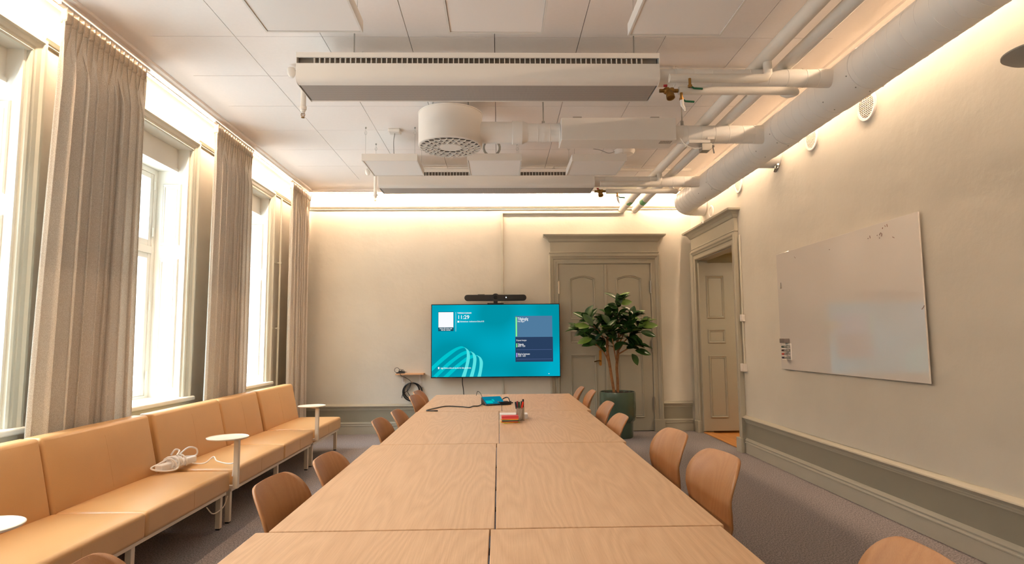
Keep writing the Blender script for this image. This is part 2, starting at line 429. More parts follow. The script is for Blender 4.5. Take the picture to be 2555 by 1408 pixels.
# ------------------------------------------------------------------ windows
casing = [(0, 0), (0, .022), (.012, .03), (.02, .022), (.036, .022), (.044, .03), (.075, .034), (.088, .05), (.104, .05), (.112, .042), (.118, .042), (.118, 0)]
def rect_path(u0, u1, v0, v1): return [(u0, v0), (u0, v1), (u1, v1), (u1, v0)]   # clockwise seen with v up: left side is outside
pm = [(0, 0), (0, .006), (.008, .014), (.016, .006), (.024, .01), (.03, 0)]
def window(i, y0, y1, where):
    w = thing('window_%d' % i, where, 'window', (XL, (y0+y1)/2, ZS), kind='structure')
    b = NB(); sweep(b, [(y0, ZS), (y0, ZW), (y1, ZW), (y1, ZS)], casing, lambda u, v, h: (XL+h, u, v)); obj('casing', b, M['trim'], w)
    xf = XL-.34
    b = NB(); box(b, xf, XL+.07, y0-.15, y1+.15, ZS-.03, ZS+.012); obj('sill', b, M['wtrim'], w, bevel=.012, seg=3)
    b = NB(); box(b, XL+.0, XL+.03, y0-.10, y1+.10, ZS-.13, ZS-.031); obj('apron', b, M['trim'], w, bevel=.004)
    b = NB(); box(b, xf, XL-.11, y0, y1, 3.01, ZW); box(b, XL-.12, XL-.098, y0, y1, 3.0, 3.03); obj('head_board', b, M['wtrim'], w)
    for s, yj in ((1, y0), (-1, y1)):
        b = NB(); box(b, xf, XL-.002, min(yj, yj+s*.02), max(yj, yj+s*.02), ZS+.012, ZW)
        for z0, z1 in ((2.28, 2.88), (.93, 2.15)):
            path = [(xf+.1, z0), (xf+.1, z1), (XL-.06, z1), (XL-.06, z0)]
            sweep(b, path, [(-o, h) for o, h in pm], lambda u, v, h: (u, yj+s*(.02+h), v), closed=True)
            box(b, xf+.14, XL-.10, min(yj+s*.02, yj+s*.026), max(yj+s*.02, yj+s*.026), z0+.05, z1-.05)
        obj('shutter_panel', b, M['wtrim'], w)
    # frame, sashes, panes
    ya, yb = y0+.02, y1-.02; ym = (ya+yb)/2; zt = 3.01; zm = 2.23
    b = NB()
    for q in ((ya, ya+.05), (yb-.05, yb)): box(b, xf-.02, xf+.05, q[0], q[1], ZS, zt)
    box(b, xf-.02, xf+.05, ya+.05, yb-.05, zt-.05, zt); box(b, xf-.02, xf+.05, ya+.05, yb-.05, ZS, ZS+.035); box(b, xf-.02, xf+.05, ya+.05, yb-.05, zm-.035, zm+.035)
    box(b, xf-.02, xf+.05, ym-.035, ym+.035, ZS+.035, zt-.05)
    obj('frame', b, M['wtrim'], w, bevel=.004)
    for (p, q) in ((ya+.05, ym-.035), (ym+.035, yb-.05)):
        for (r, t) in ((ZS+.035, zm-.035), (zm+.035, zt-.05)):
            b = NB(); k = .05
            box(b, xf, xf+.04, p, p+k, r, t); box(b, xf, xf+.04, q-k, q, r, t); box(b, xf, xf+.04, p+k, q-k, r, r+k+.01); box(b, xf, xf+.04, p+k, q-k, t-k, t)
            s = obj('sash', b, M['wtrim'], w, bevel=.005)
            b = NB(); box(b, xf+.012, xf+.018, p+k, q-k, r+k, t-k); obj('pane', b, M['glass'], s)
    for z in (1.05, 1.7, 2.4, 2.85):
        for yy in (yb-.052, ya+.052):
            b = NB(); cyl(b, (xf+.055, yy, z-.04), (xf+.055, yy, z+.04), .007, seg=10); obj('hinge', b, M['wtrim'], w, smooth=True)
    return w
window(4, *WINS[0], 'tall unseen window added farthest behind the camera for daylight')
window(5, *WINS[1], 'tall unseen window added just behind the left picture edge for daylight')
window(1, *WINS[2], 'tall window nearest the camera, cut by the left picture edge')
window(2, *WINS[3], 'tall middle window between the two nearer curtains')
window(3, *WINS[4], 'tall window nearest the end wall, between the two farther curtains')

# ------------------------------------------------------------------ curtains
def curtain(yt0, yt1, yb0, yb1, label, seed, folds):
    rr = random.Random(seed)
    z1, z0 = 3.512, .02; XC = -2.80
    t = thing('curtain', label, 'curtain', (XC, (yt0+yt1)/2, 0), group='linen curtains on the window wall')
    nu, nv = folds*22, 60
    cuts = [0]
    for _ in range(folds): cuts.append(cuts[-1]+rr.uniform(.55, 1.5))
    cuts = [c/cuts[-1] for c in cuts]                 # uneven fold widths
    am = [rr.uniform(.7, 1.25) for _ in range(folds+2)]; ph = [rr.uniform(-.6, .6) for _ in range(folds+2)]
    def foldpos(s):
        for i in range(folds):
            if s <= cuts[i+1] or i == folds-1: return i+(s-cuts[i])/(cuts[i+1]-cuts[i])
    def pt(s, z):
        d = z1-z; v = d/(z1-z0)
        k = s*folds*1.0; kk = foldpos(s)
        i = int(min(kk, folds-1e-6)); f = kk-i; sm = f*f*(3-2*f)
        a = am[i]*(1-sm)+am[i+1]*sm; p = ph[i]*(1-sm)+ph[i+1]*sm
        g = min(1, max(0, (d-.085)/.38)); g = g*g*(3-2*g)
        y = (yt0+(yt1-yt0)*s)*(1-v)+(yb0+(yb1-yb0)*s)*v
        env = min(1, 7*s, 7*(1-s))*.75+.25
        # pinched heading above, deep soft folds below
        pin = .021*math.sin(2*PI*s*folds*1.7)*(1-g)*(1 if d > .088 else 1.3)
        x = XC+pin+g*a*.058*env*math.sin(2*PI*kk+p*v*1.5)+.010*math.sin(8*s+4*v+seed)*v
        y += g*a*.014*math.sin(4*PI*kk+p)*env+.012*math.sin(4*PI*s*folds*1.7+.8)*(1-g)
        return x, y, z+(.006*math.sin(2*PI*s*folds*1.7) if d < .001 else 0)
    zs = [z1, z1-.03, z1-.06, z1-.082, z1-.09, z1-.11, z1-.15, z1-.2]; n = len(zs)
    zs += [zs[-1]+(z0-zs[-1])*k/nv for k in range(1, nv+1)]
    for nm, rows in (('pleat_heading', zs[:4]), ('cloth', zs[3:])):
        b = NB(); G = [[b.verts.new(pt(i/nu, z)) for i in range(nu+1)] for z in rows]
        for A, B in zip(G, G[1:]):
            for i in range(nu): b.faces.new((A[i], A[i+1], B[i+1], B[i]))
        obj(nm, b, M['fabric'], t, smooth=True, solid=.003 if nm == 'cloth' else .006, angle=80)
    b = NB(); box(b, XC-.012, XC+.012, yt0-.03, yt1+.03, 3.524, 3.542); obj('curtain_track', b, M['white'], t)
    return t
curtain(3.80, 4.735, 3.68, 4.76, 'grey-beige pleated linen curtain nearest the camera', 3, 10)
curtain(5.93, 6.83, 5.86, 6.82, 'grey-beige pleated linen curtain behind the second sofa, middle of three', 5, 10)
curtain(8.16, 8.93, 8.16, 8.97, 'grey-beige pleated linen curtain in the far corner by the end wall', 9, 9)

# heating pipe with clamps between the last window and its curtain
t = thing('heating_pipe', 'slim cream riser pipe with clamps beside the last curtain', 'pipe', (-2.94, 8.2, 0))
b = NB(); cyl(b, (-2.94, 8.2, 0), (-2.94, 8.2, 3.3), .014, seg=12); obj('riser', b, M['trim'], t, smooth=True)
for z in (1.53, 2.41):
    b = NB(); cyl(b, (-2.94, 8.2, z-.012), (-2.94, 8.2, z+.012), .02, seg=12); box(b, -3.0, -2.93, 8.185, 8.215, z-.008, z+.008); box(b, -2.99, -2.975, 8.1, 8.215, z-.01, z+.01); obj('clamp', b, M['trim'], t, bevel=.002)

# ------------------------------------------------------------------ doors
dcas = [(0, 0), (0, .03), (.01, .036), (.03, .036), (.036, .03), (.07, .03), (.078, .044), (.10, .05), (.115, .062), (.13, .062), (.14, .05), (.14, 0)]
def cornice(bm, a, c, z, fn, ov=.11, dep=.13):
    prof = [(0, 0), (0, .05), (.022, .05), (.03, .058), (.045, .045), (.19, .045), (.20, .06), (.235, .075), (.262, .105), (.275, dep-.004), (.295, dep), (.30, dep), (.30, 0)]
    lay = []
    for p, h in prof:
        e = max(0, (h-.045))/(dep-.045)*ov
        lay.append([bm.verts.new(fn(a-e, z+p, 0)), bm.verts.new(fn(a-e, z+p, h)), bm.verts.new(fn(c+e, z+p, h)), bm.verts.new(fn(c+e, z+p, 0))])
    for A, B in zip(lay, lay[1:]):
        for i in range(4):
            j = (i+1) % 4; bm.faces.new((A[i], A[j], B[j], B[i]))
    bm.faces.new(lay[0][::-1]); bm.faces.new(lay[-1])
pmd = [(0, 0), (0, .008), (.008, .016), (.016, .008), (.024, .004), (.03, .010), (.036, 0)]
def panel(bm, u0, u1, v0, v1, fn, arch=0):
    path = [(u0, v0), (u0, v1)]
    if arch:
        n = 10
        for k in range(1, n):
            s = k/n; path.append((u0+(u1-u0)*s, v1+arch*math.sin(PI*s)))
    path += [(u1, v1), (u1, v0)]
    sweep(bm, path, [(-o, h) for o, h in pmd], fn, closed=True)
d = thing('door_1', 'closed sage double panel door with cornice behind the plant', 'door', (1.6, YB, 0), kind='structure')
fnB = lambda u, v, h: (u, YB-h, v)
O0, O1, OZ = .905, 2.29, 2.48
b = NB(); sweep(b, [(O0, .17), (O0, OZ), (O1, OZ), (O1, .17)], dcas, fnB); obj('casing', b, M['dtrim'], d)
b = NB()
for a, c in ((DC0-.01, O0+.006), (O1-.006, DC1+.01)): box(b, a, c, YB-.07, YB, 0, .17)
obj('plinth', b, M['dtrim'], d, bevel=.004)
b = NB(); cornice(b, DC0+.02, DC1-.02, 2.62, fnB); obj('cornice', b, M['dtrim'], d)
LM = 1.602
for k, (a, c, p0, p1) in enumerate(((O0+.004, LM-.002, 1.07, 1.45), (LM+.002, O1-.004, 1.765, 2.15))):
    b = NB(); box(b, a, c, YB-.022, YB-.001, .012, OZ-.004)
    fl = lambda u, v, h: (u, YB-.022-h, v)
    panel(b, p0, p1, 1.65, 2.26, fl, .05); panel(b, p0, p1, 1.30, 1.48, fl); panel(b, p0, p1, .20, 1.13, fl)
    leaf = obj('leaf', b, M['dtrim'], d)
    if k == 0:
        b = NB(); box(b, LM-.012, LM+.028, YB-.036, YB-.022, .012, OZ-.004); obj('astragal', b, M['dtrim'], leaf, bevel=.004)
        b = NB(); prism(b, [(1.51+.02*math.cos(t*PI/8), 1.07+.02*math.sin(t*PI/8)+(.10 if t < 8 else -.09)) for t in range(16)], lambda p, q, h: (p, YB-.022-h, q), 0, .006); obj('handle_plate', b, M['gold'], leaf)
        b = NB(); cyl(b, (1.51, YB-.026, 1.03), (1.51, YB-.075, 1.03), .009); tube(b, spline([(1.51, YB-.072, 1.03), (1.47, YB-.076, 1.034), (1.41, YB-.074, 1.022)]), .009); cyl(b, (1.51, YB-.03, 1.12), (1.51, YB-.04, 1.12), .014); obj('handle', b, M['gold'], leaf, smooth=True)
    for z in (2.12, 1.24, .40):
        b = NB(); x = a-.002 if k == 0 else c+.002
        cyl(b, (x, YB-.040, z-.09), (x, YB-.040, z+.09), .013, seg=12); cyl(b, (x, YB-.040, z+.09), (x, YB-.040, z+.105), .008, seg=10); obj('hinge', b, M['steel'] if k else M['cream'], leaf, smooth=True)

d = thing('door_2', 'open panelled doorway in the whiteboard wall with cornice above', 'door', (XR, 8.1, 0), kind='structure')
fnR = lambda u, v, h: (XR-h, u, v)
b = NB(); sweep(b, [(D2[0], .17), (D2[0], D2[2]), (D2[1], D2[2]), (D2[1], .17)], [(o*.95, h*1.1) for o, h in dcas], fnR); obj('casing', b, M['dtrim'], d)
b = NB()
for a, c in ((D2[0]-.143, D2[0]+.006), (D2[1]-.006, D2[1]+.143)): box(b, XR-.076, XR, a, c, 0, .17)
obj('plinth', b, M['dtrim'], d, bevel=.004)
b = NB(); cornice(b, D2[0]-.125, D2[1]+.125, 2.63, fnR, .10, .15); obj('cornice', b, M['dtrim'], d)
b = NB(); box(b, XR-.002, XR+.142, D2[0]-.02, D2[0]+.012, 0, D2[2]); box(b, XR-.002, XR+.142, D2[1]-.012, D2[1]+.02, 0, D2[2]); box(b, XR-.002, XR+.142, D2[0], D2[1], D2[2]-.012, D2[2]+.02); obj('jamb_lining', b, M['dtrim'], d)
b = NB(); box(b, XR-.002, XR+.66, 8.765, 8.805, .035, 2.45)
fl = lambda u, v, h: (u, 8.765-h, v)
for z0_, z1_ in ((1.64, 2.26), (1.28, 1.48), (.22, 1.10)): panel(b, XR+.10, XR+.355, z0_, z1_, fl)
obj('leaf', b, M['dtrim'], d)
b = NB(); box(b, XR, XR+.14, D2[0]+.012, D2[1]-.012, 0, .014); obj('threshold', b, M['parquet'], d, bevel=.005)

# hall beyond the doorway
HX0, HX1, HY0, HY1, HZ = XR+.14, XR+2.6, 5.6, 9.0, 2.62
b = NB(); box(b, HX0, HX1, HY0, HY1, -.1, .002); struct(obj('floor_hall', b, M['parquet']), 'honey oak parquet floor in the hall beyond the doorway', 'floor')
b = NB(); box(b, HX0, HX1, HY1, HY1+.1, 0, HZ); box(b, HX1, HX1+.1, HY0, HY1, 0, HZ); box(b, HX0, HX1, HY0-.1, HY0, 0, HZ)
struct(obj('wall_hall', b, M['hallwall']), 'yellowish painted wall in the hall beyond the doorway', 'wall')
b = NB(); box(b, HX0, HX1, HY0, HY1, HZ, HZ+.1); struct(obj('ceiling_hall', b, M['hallwall']), 'low ceiling of the hall beyond the doorway', 'ceiling')
hl = bpy.data.lights.new('hall_lamp', 'AREA'); hl.energy = 30; hl.color = (1, .80, .55); hl.size = .5
ho = bpy.data.objects.new('hall_lamp', hl); C.objects.link(ho); ho.location = (HX0+.9, 7.3, HZ-.03)

# ------------------------------------------------------------------ conference tables
def table(x0, x1, y0, y1, label):
    t = thing('conference_table', label, 'table', ((x0+x1)/2, (y0+y1)/2, 0), group='oak conference tables pushed together')
    e = .0015
    b = NB(); box(b, x0+e, x1-e, y0+e, y1-e, .715, .74); obj('tabletop', b, M['oak'], t, bevel=.0025)
    inner = (x0+x1)/2 < 0
    cx = x1-.12 if inner else x0+.12
    b = NB(); box(b, x0+.10, x1-.10, y0+.30, y0+.36, .69, .715); box(b, x0+.10, x1-.10, y1-.36, y1-.30, .69, .715); box(b, cx-.03, cx+.03, y0+.36, y1-.36, .685, .715)
    obj('under_frame', b, M['blackm'], t)
    for ly in (y0+.33, y1-.33):
        b = NB(); box(b, cx-.035, cx+.035, ly-.035, ly+.035, .012, .69); obj('leg', b, M['blackm'], t, bevel=.004)
        b = NB(); box(b, cx-.10, cx+.10, ly-.05, ly+.05, 0, .012); obj('foot_plate', b, M['blackm'], t, bevel=.003)
    return t
RY = [(.42, 2.05), (2.056, 3.692), (3.698, 5.334), (5.340, 6.976)]
LX = [(-.790, -.0315), (-.752, -.0155), (-.714, .0005), (-.708, .0265)]
RX = [(-.030, .728), (-.014, .742), (.002, .764), (.028, .802)]
names = ['nearest the camera', 'in the second row from the camera', 'in the third row, %s', 'at the far end nearest the screen']
table(*LX[0], *RY[0], 'oak table top nearest the camera on the window side')
table(*RX[0], *RY[0], 'oak table top nearest the camera on the whiteboard side')
table(*LX[1], *RY[1], 'bare oak table top, second row from camera, window side')
table(*RX[1], *RY[1], 'bare oak table top, second row from camera, whiteboard side')
table(*LX[2], *RY[2], 'bare oak table top, third row from camera, window side')
table(*RX[2], *RY[2], 'oak table top in the third row carrying the pen cup')
table(*LX[3], *RY[3], 'far oak table top with the touch panel and black cable')
table(*RX[3], *RY[3], 'far oak table top nearest the plant, beyond the pen cup')

# ------------------------------------------------------------------ chairs
def chair_proto(label, group):
    t = thing('shell_chair', label, 'chair', group=group)
    # profile f(forward), z, half width
    P = [(.235, .432, .17), (.243, .442, .20), (.22, .452, .218), (.12, .452, .232), (0, .444, .236), (-.10, .440, .232), (-.17, .448, .222), (-.212, .468, .21), (-.235, .50, .198)]
    for k in range(1, 8):
        z = .50+(.68-.50)*k/7; P.append((-.235-.16*(z-.5)-1.4*max(0, z-.62)**2, z, .195+.03*(z-.5)/.18))
    for k in range(1, 11):
        a = PI/2*k/10*.985; z = .68+.12*math.sin(a); P.append((-.235-.16*(z-.5)-1.4*max(0, z-.62)**2, z, .105+.12*max(0, math.cos(a))**.8 if k < 10 else .10))
    b = NB(); G = []; n = 14
    for i, (f, z, w) in enumerate(P):
        row = []
        bk = min(1, max(0, (z-.47)/.15))
        for k in range(n+1):
            s = (k/n*2-1); x = s*w
            row.append(b.verts.new((x, f+.9*x*x*bk, z+(1-bk)*.35*x*x*(.6 if f < .2 else .2))))
        G.append(row)
    for A, B in zip(G, G[1:]):
        for k in range(n): b.faces.new((A[k], A[k+1], B[k+1], B[k]))
    obj('shell', b, M['chair'], t, smooth=True, solid=.011, local=True, angle=60)
    for sx in (-1, 1):
        for (f0, f1) in ((.15, .20), (-.15, -.21)):
            b = NB(); tube(b, [(sx*.15, f0, .437), (sx*.17, f0+(f1-f0)*.4, .28), (sx*.205, f1, 0)], .016, 10, rs=[.019, .017, .011]); obj('leg', b, M['chair'], t, smooth=True, local=True)
    for f, z in ((.15, .425), (-.15, .42)):
        b = NB(); box(b, -.15, .15, f-.014, f+.014, z-.012, z+.008); obj('cross_rail', b, M['chair'], t, local=True, bevel=.003)
    return t
GR, GL = 'shell chairs along the whiteboard side of the table', 'shell chairs along the window side of the table'
RC = [(.80, 1.62, -.10, 'wooden shell chair at the bottom picture edge, whiteboard side'), (.782, 2.937, .151, 'wooden shell chair, second from camera on the whiteboard side'), (.771, 3.675, .122, 'wooden shell chair, third from camera on the whiteboard side'), (.60, 4.48, .02, 'wooden shell chair right in front of the pot foot'), (.673, 5.391, .016, 'wooden shell chair standing beside the pot rim'), (.715, 6.633, -.03, 'wooden shell chair next to the farthest on the whiteboard side'), (.66, 7.12, -.05, 'farthest wooden shell chair on the whiteboard side of the table')]
LC = [(-.75, 1.62, -.2, 'wooden shell chair at the bottom picture edge, window side'), (-.622, 2.525, .07, 'wooden shell chair, second from camera on the window side'), (-.545, 3.02, .03, 'wooden shell chair, third from camera on the window side'), (-.557, 4.378, .023, 'wooden shell chair, fourth from camera on the window side'), (-.516, 4.904, .02, 'wooden shell chair just beyond the fourth one, window side'), (-.563, 6.211, .142, 'wooden shell chair below the coiled cable, nearer of that pair'), (-.60, 6.75, .1, 'wooden shell chair mostly hidden behind another below coiled cable')]
proto = None
for side, lst, grp in ((1, RC, GR), (-1, LC, GL)):
    for x, y, phi, lab in lst:
        fx, fy = -side*math.cos(phi), -math.sin(phi); rz = math.atan2(-fx, fy)
        if proto is None:
            proto = chair_proto(lab, grp); proto.location = (x, y, 0); proto.rotation_euler = (0, 0, rz)
        else: dup(proto, (x, y, 0), rz, lab, grp)

# ------------------------------------------------------------------ sofas
def cushion(bm, x0, x1, y0, y1, z0, z1, crown, nx=10, ny=12):
    """soft slab with a crowned top"""
    top = []; bot = []
    for i in range(nx+1):
        s = i/nx; r1 = []; r2 = []
        for j in range(ny+1):
            q = j/ny; e = (1-(2*s-1)**4)*(1-(2*q-1)**4)
            x = x0+(x1-x0)*s; y = y0+(y1-y0)*q
            r1.append(bm.verts.new((x, y, z1+crown*e))); r2.append(bm.verts.new((x, y, z0)))
        top.append(r1); bot.append(r2)
    for i in range(nx):
        for j in range(ny):
            bm.faces.new((top[i][j], top[i+1][j], top[i+1][j+1], top[i][j+1])); bm.faces.new((bot[i][j], bot[i][j+1], bot[i+1][j+1], bot[i+1][j]))
    for i in range(nx):
        bm.faces.new((top[i][0], bot[i][0], bot[i+1][0], top[i+1][0])); bm.faces.new((top[i][ny], top[i+1][ny], bot[i+1][ny], bot[i][ny]))
    for j in range(ny):
        bm.faces.new((top[0][j], top[0][j+1], bot[0][j+1], bot[0][j])); bm.faces.new((top[nx][j], bot[nx][j], bot[nx][j+1], top[nx][j+1]))
def sofa(y0, cuts, xf, label):
    y1 = cuts[-1]; xb = xf-.52
    t = thing('bench_sofa', label, 'sofa', (xf-.3, (y0+y1)/2, 0), group='tan leather sofas along the windows')
    b = NB(); zf = .238
    box(b, xf-.055, xf-.02, y0+.02, y1-.02, zf, zf+.022); box(b, xb-.02, xb+.02, y0+.02, y1-.02, zf, zf+.022)
    ls = [y0]+cuts
    for y in [y0+.04]+cuts[:-1]+[y1-.04]: box(b, xb+.02, xf-.055, y-.015, y+.015, zf, zf+.022)
    obj('frame', b, M['cream'], t, bevel=.003)
    for y in [y0+.06]+[c-.05 for c in cuts]:
        for x in (xf-.075, xb-.02):
            b = NB(); box(b, x, x+.036, y-.018, y+.018, .01, zf); obj('leg', b, M['cream'], t, bevel=.003)
            b = NB(); box(b, x+.004, x+.032, y-.014, y+.014, 0, .01); obj('foot_glide', b, M['black'], t)
    a = y0
    for c in cuts:
        b = NB(); cushion(b, xb-.003, xf, a+.004, c-.004, .262, .405, .020)
        s = obj('seat_cushion', b, M['leather'], t, smooth=True, bevel=.022, seg=4, angle=50)
        b = NB(); m = (a+c)/2
        box(b, xf-.0015, xf+.0012, m-.0015, m+.0015, .285, .385); obj('stitch_seam', b, M['leather'], s)
        b = NB()   # leaning back: prism in (x,z)
        def bp(s_, th): # s_ along height, th thickness
            return xb-.006-.115*max(0, s_-.2)-th, .30+.52*s_
        n = 10; ny = 10; front = []; back = []
        for i in range(n+1):
            s_ = i/n; fr = []; bk = []
            for j in range(ny+1):
                q = j/ny; e = (1-(2*s_-1)**4)*(1-(2*q-1)**4)
                x, z = bp(s_, 0); fr.append(b.verts.new((x+.012*e, a+.006+(c-a-.012)*q, z)))
                x, z = bp(s_, .115); bk.append(b.verts.new((x, a+.006+(c-a-.012)*q, z)))
            front.append(fr); back.append(bk)
        for i in range(n):
            for j in range(ny):
                b.faces.new((front[i][j], front[i][j+1], front[i+1][j+1], front[i+1][j])); b.faces.new((back[i][j], back[i+1][j], back[i+1][j+1], back[i][j+1]))
        for i in range(n):
            b.faces.new((front[i][0], front[i+1][0], back[i+1][0], back[i][0])); b.faces.new((front[i][ny], back[i][ny], back[i+1][ny], front[i+1][ny]))
        for j in range(ny):
            b.faces.new((front[0][j], back[0][j], back[0][j+1], front[0][j+1])); b.faces.new((front[n][j], front[n][j+1], back[n][j+1], back[n][j]))
        k = obj('back_cushion', b, M['leather'], t, smooth=True, bevel=.02, seg=4, angle=50)
        b = NB(); prism(b, [(bp(s_/8, 0)[0]+.012*(1-(2*s_/8-1)**4)+.0008, bp(s_/8, 0)[1]) for s_ in range(1, 8)]+[(bp(s_/8, 0)[0]-.01, bp(s_/8, 0)[1]) for s_ in range(7, 0, -1)], lambda p, q, h: (p, h, q), m-.0012, m+.0012); obj('stitch_seam', b, M['leather'], k)
        a = c
    return t
sofa(2.50, [3.57, 4.645], -1.982, 'tan leather two-seat sofa nearest the camera, below the first curtain')
sofa(4.70, [5.79, 6.675], -1.986, 'tan leather two-seat sofa in the middle, between the two visible tray tables')
sofa(6.73, [7.83], -1.99, 'tan leather single seat at the far end of the sofa row')

def tray(cx, cy_, px, py, zb, label):
    t = thing('tray_table', label, 'side table', (px, py, 0), group='round cream tray tables on the sofas')
    b = NB(); lathe(b, (cx, cy_, .648), (0, 0, 1), [(.10, -.002), (.14, 0), (.146, .006), (.146, .010), (.142, .012), (.138, .008)], 40); obj('tray', b, M['cream'], t, smooth=True)
    b = NB(); box(b, px-.018, px+.018, py-.018, py+.018, zb, .632); obj('post', b, M['cream'], t, bevel=.003)
    b = NB(); d_ = Vector((cx-px, cy_-py)); a = Vector((px, py)); e = a+d_
    n_ = Vector((-d_.y, d_.x)).normalized()*.018
    prism(b, [(a.x+n_.x, a.y+n_.y), (a.x-n_.x, a.y-n_.y), (e.x-n_.x, e.y-n_.y), (e.x+n_.x, e.y+n_.y)], lambda p, q, h: (p, q, h), .632, .647); obj('support_arm', b, M['cream'], t)
    b = NB(); box(b, px-.12, px-.018, py-.014, py+.014, zb, zb+.022); obj('clamp_arm', b, M['cream'], t)
    return t
tray(-1.997, 2.45, -1.955, 2.46, .27, 'round cream tray table cut by the left picture edge')
tray(-1.999, 4.61, -1.955, 4.672, .274, 'round cream tray table beside the coiled power strip')
tray(-2.035, 6.75, -1.96, 6.703, .292, 'round cream tray table at the far end of the sofas')

# power strip with wound cord on the near sofa's end
t = thing('power_strip', 'white power strip wound with its own cord on the sofa', 'power strip', (-2.40, 4.68, .432), rotz=R(-10))
b = NB(); box(b, -.03, .03, -.19, .19, 0, .05); obj('housing', b, M['paper'], t, local=True, bevel=.01, seg=3)
b = NB(); pts = []
for k in range(7*14+1):
    a = 2*PI*k/14; u = k/(7*14)
    pts.append(((.05+.012*math.sin(3.1*u*9))*math.sin(a), -.10+.15*u+.02*math.sin(a*.5), .034+(.044+.01*math.sin(a*.7))*math.cos(a)))
pts = [(x, y, max(z, .005)) for x, y, z in pts]
tube(b, pts, .0065, 7)
tube(b, spline([(.03, -.02, .03), (.07, -.10, .004), (.03, -.19, .01), (-.04, -.21, .03), (-.05, -.12, .045), (0, -.04, .085)]), .0065, 7)
tube(b, spline([(-.02, .05, .08), (.0, .12, .12), (.02, .19, .10), (.01, .2, .05), (-.02, .1, .055)]), .0065, 7)
tube(b, spline([(.0, .0, .085), (-.02, .05, .11), (-.04, .03, .12), (-.05, .0, .085)]), .0065, 7)
obj('wound_cord', b, M['paper'], t, local=True, smooth=True)
b = NB(); tube(b, spline([(-2.40, 4.83, .44), (-2.33, 4.80, .434), (-2.25, 4.80, .434), (-2.20, 4.83, .475), (-2.16, 4.80, .45), (-2.08, 4.77, .436), (-2.02, 4.74, .44), (-1.985, 4.71, .455), (-1.98, 4.685, .43), (-1.982, 4.672, .36)]), .005, 7); obj('loose_cord', b, M['paper'], t, smooth=True)
tag(obj('cable_loop', (lambda b: (tube(b, spline([(-1.99, 4.62, .23), (-1.99, 4.55, .17), (-2.0, 4.42, .16), (-2.02, 4.36, .22)]), .004, 6), b)[1])(NB()), M['cream'], smooth=True), 'thin white cable loop hanging under the sofa frame', 'cable')

# ------------------------------------------------------------------ ceiling light panels
def light_panel(x0, x1, y0, y1, label, wires=True):
    t = thing('light_panel', label, 'light panel', ((x0+x1)/2, (y0+y1)/2, 3.204), group='square pendant light panels')
    z0, z1 = 3.204, 3.278
    b = NB(); w = .012
    box(b, x0, x0+w, y0, y1, z0, z1); box(b, x1-w, x1, y0, y1, z0, z1); box(b, x0+w, x1-w, y0, y0+w, z0, z1); box(b, x0+w, x1-w, y1-w, y1, z0, z1); box(b, x0+w, x1-w, y0+w, y1-w, z1-.006, z1)
    obj('frame', b, M['white'], t)
    b = NB(); box(b, x0+w+.002, x1-w-.002, y0+w+.002, y1-w-.002, z0+.005, z0+.012); obj('diffuser', b, M['paper'], t)
    for x in (x0+.03, x1-.03):
        for y in (y0+.03, y1-.03):
            b = NB(); cyl(b, (x, y, z1), (x, y, ZC), .0012, seg=6); cyl(b, (x, y, ZC-.015), (x, y, ZC), .008, seg=10)
            tube(b, [(x+.012*math.sin(2*PI*k/14), y, ZC-.06+.02*math.cos(2*PI*k/14)) for k in range(13)], .0012, 5); obj('suspension_wire', b, M['steel'], t)
    return t
light_panel(-1.385, -.805, 2.94, 3.52, 'pendant light panel at the top picture edge, window side')
light_panel(-.293, .283, 2.94, 3.525, 'pendant light panel at the top picture edge, middle of that row')
light_panel(.803, 1.376, 2.945, 3.545, 'pendant light panel at the top picture edge, whiteboard side')
light_panel(-1.398, -.828, 6.145, 6.735, 'farther pendant light panel on the window side, hanging before the far chilled beam')
light_panel(-.315, .253, 6.14, 6.74, 'farther pendant light panel just below the round diffuser')
light_panel(.778, 1.348, 6.16, 6.73, 'farther pendant light panel below the silencer box')
# ceiling rose with its flex
t = thing('ceiling_rose', 'small white ceiling box feeding a dark cord to the light panel', 'ceiling box', (-1.083, 6.263, ZC))
b = NB(); box(b, -1.145, -1.02, 6.20, 6.32, ZC-.035, ZC); obj('box', b, M['white'], t, bevel=.01)
b = NB(); tube(b, spline([(-1.083, 6.26, ZC-.035), (-1.10, 6.30, 3.45), (-1.11, 6.40, 3.31), (-1.11, 6.42, 3.2805)]), .004, 6); obj('flex', b, M['grey'], t, smooth=True)
# access point / detector by the far right light panel
t = thing('ceiling_access_point', 'white dome unit with tiny status lights on the ceiling behind the silencer box', 'access point', (1.5, 7.03, ZC))
b = NB(); lathe(b, (1.5, 6.95, ZC), (0, 0, -1), [(.12, 0), (.12, .02), (.10, .05), (.06, .065), (.0, .07)], 28, caps=False); obj('dome', b, M['white'], t, smooth=True)
b = NB(); tube(b, spline([(1.38, 6.95, ZC-.02), (1.3, 6.9, ZC-.05), (1.2, 6.9, ZC-.015), (1.12, 6.9, ZC)]), .004, 6); obj('cable', b, M['grey'], t, smooth=True)

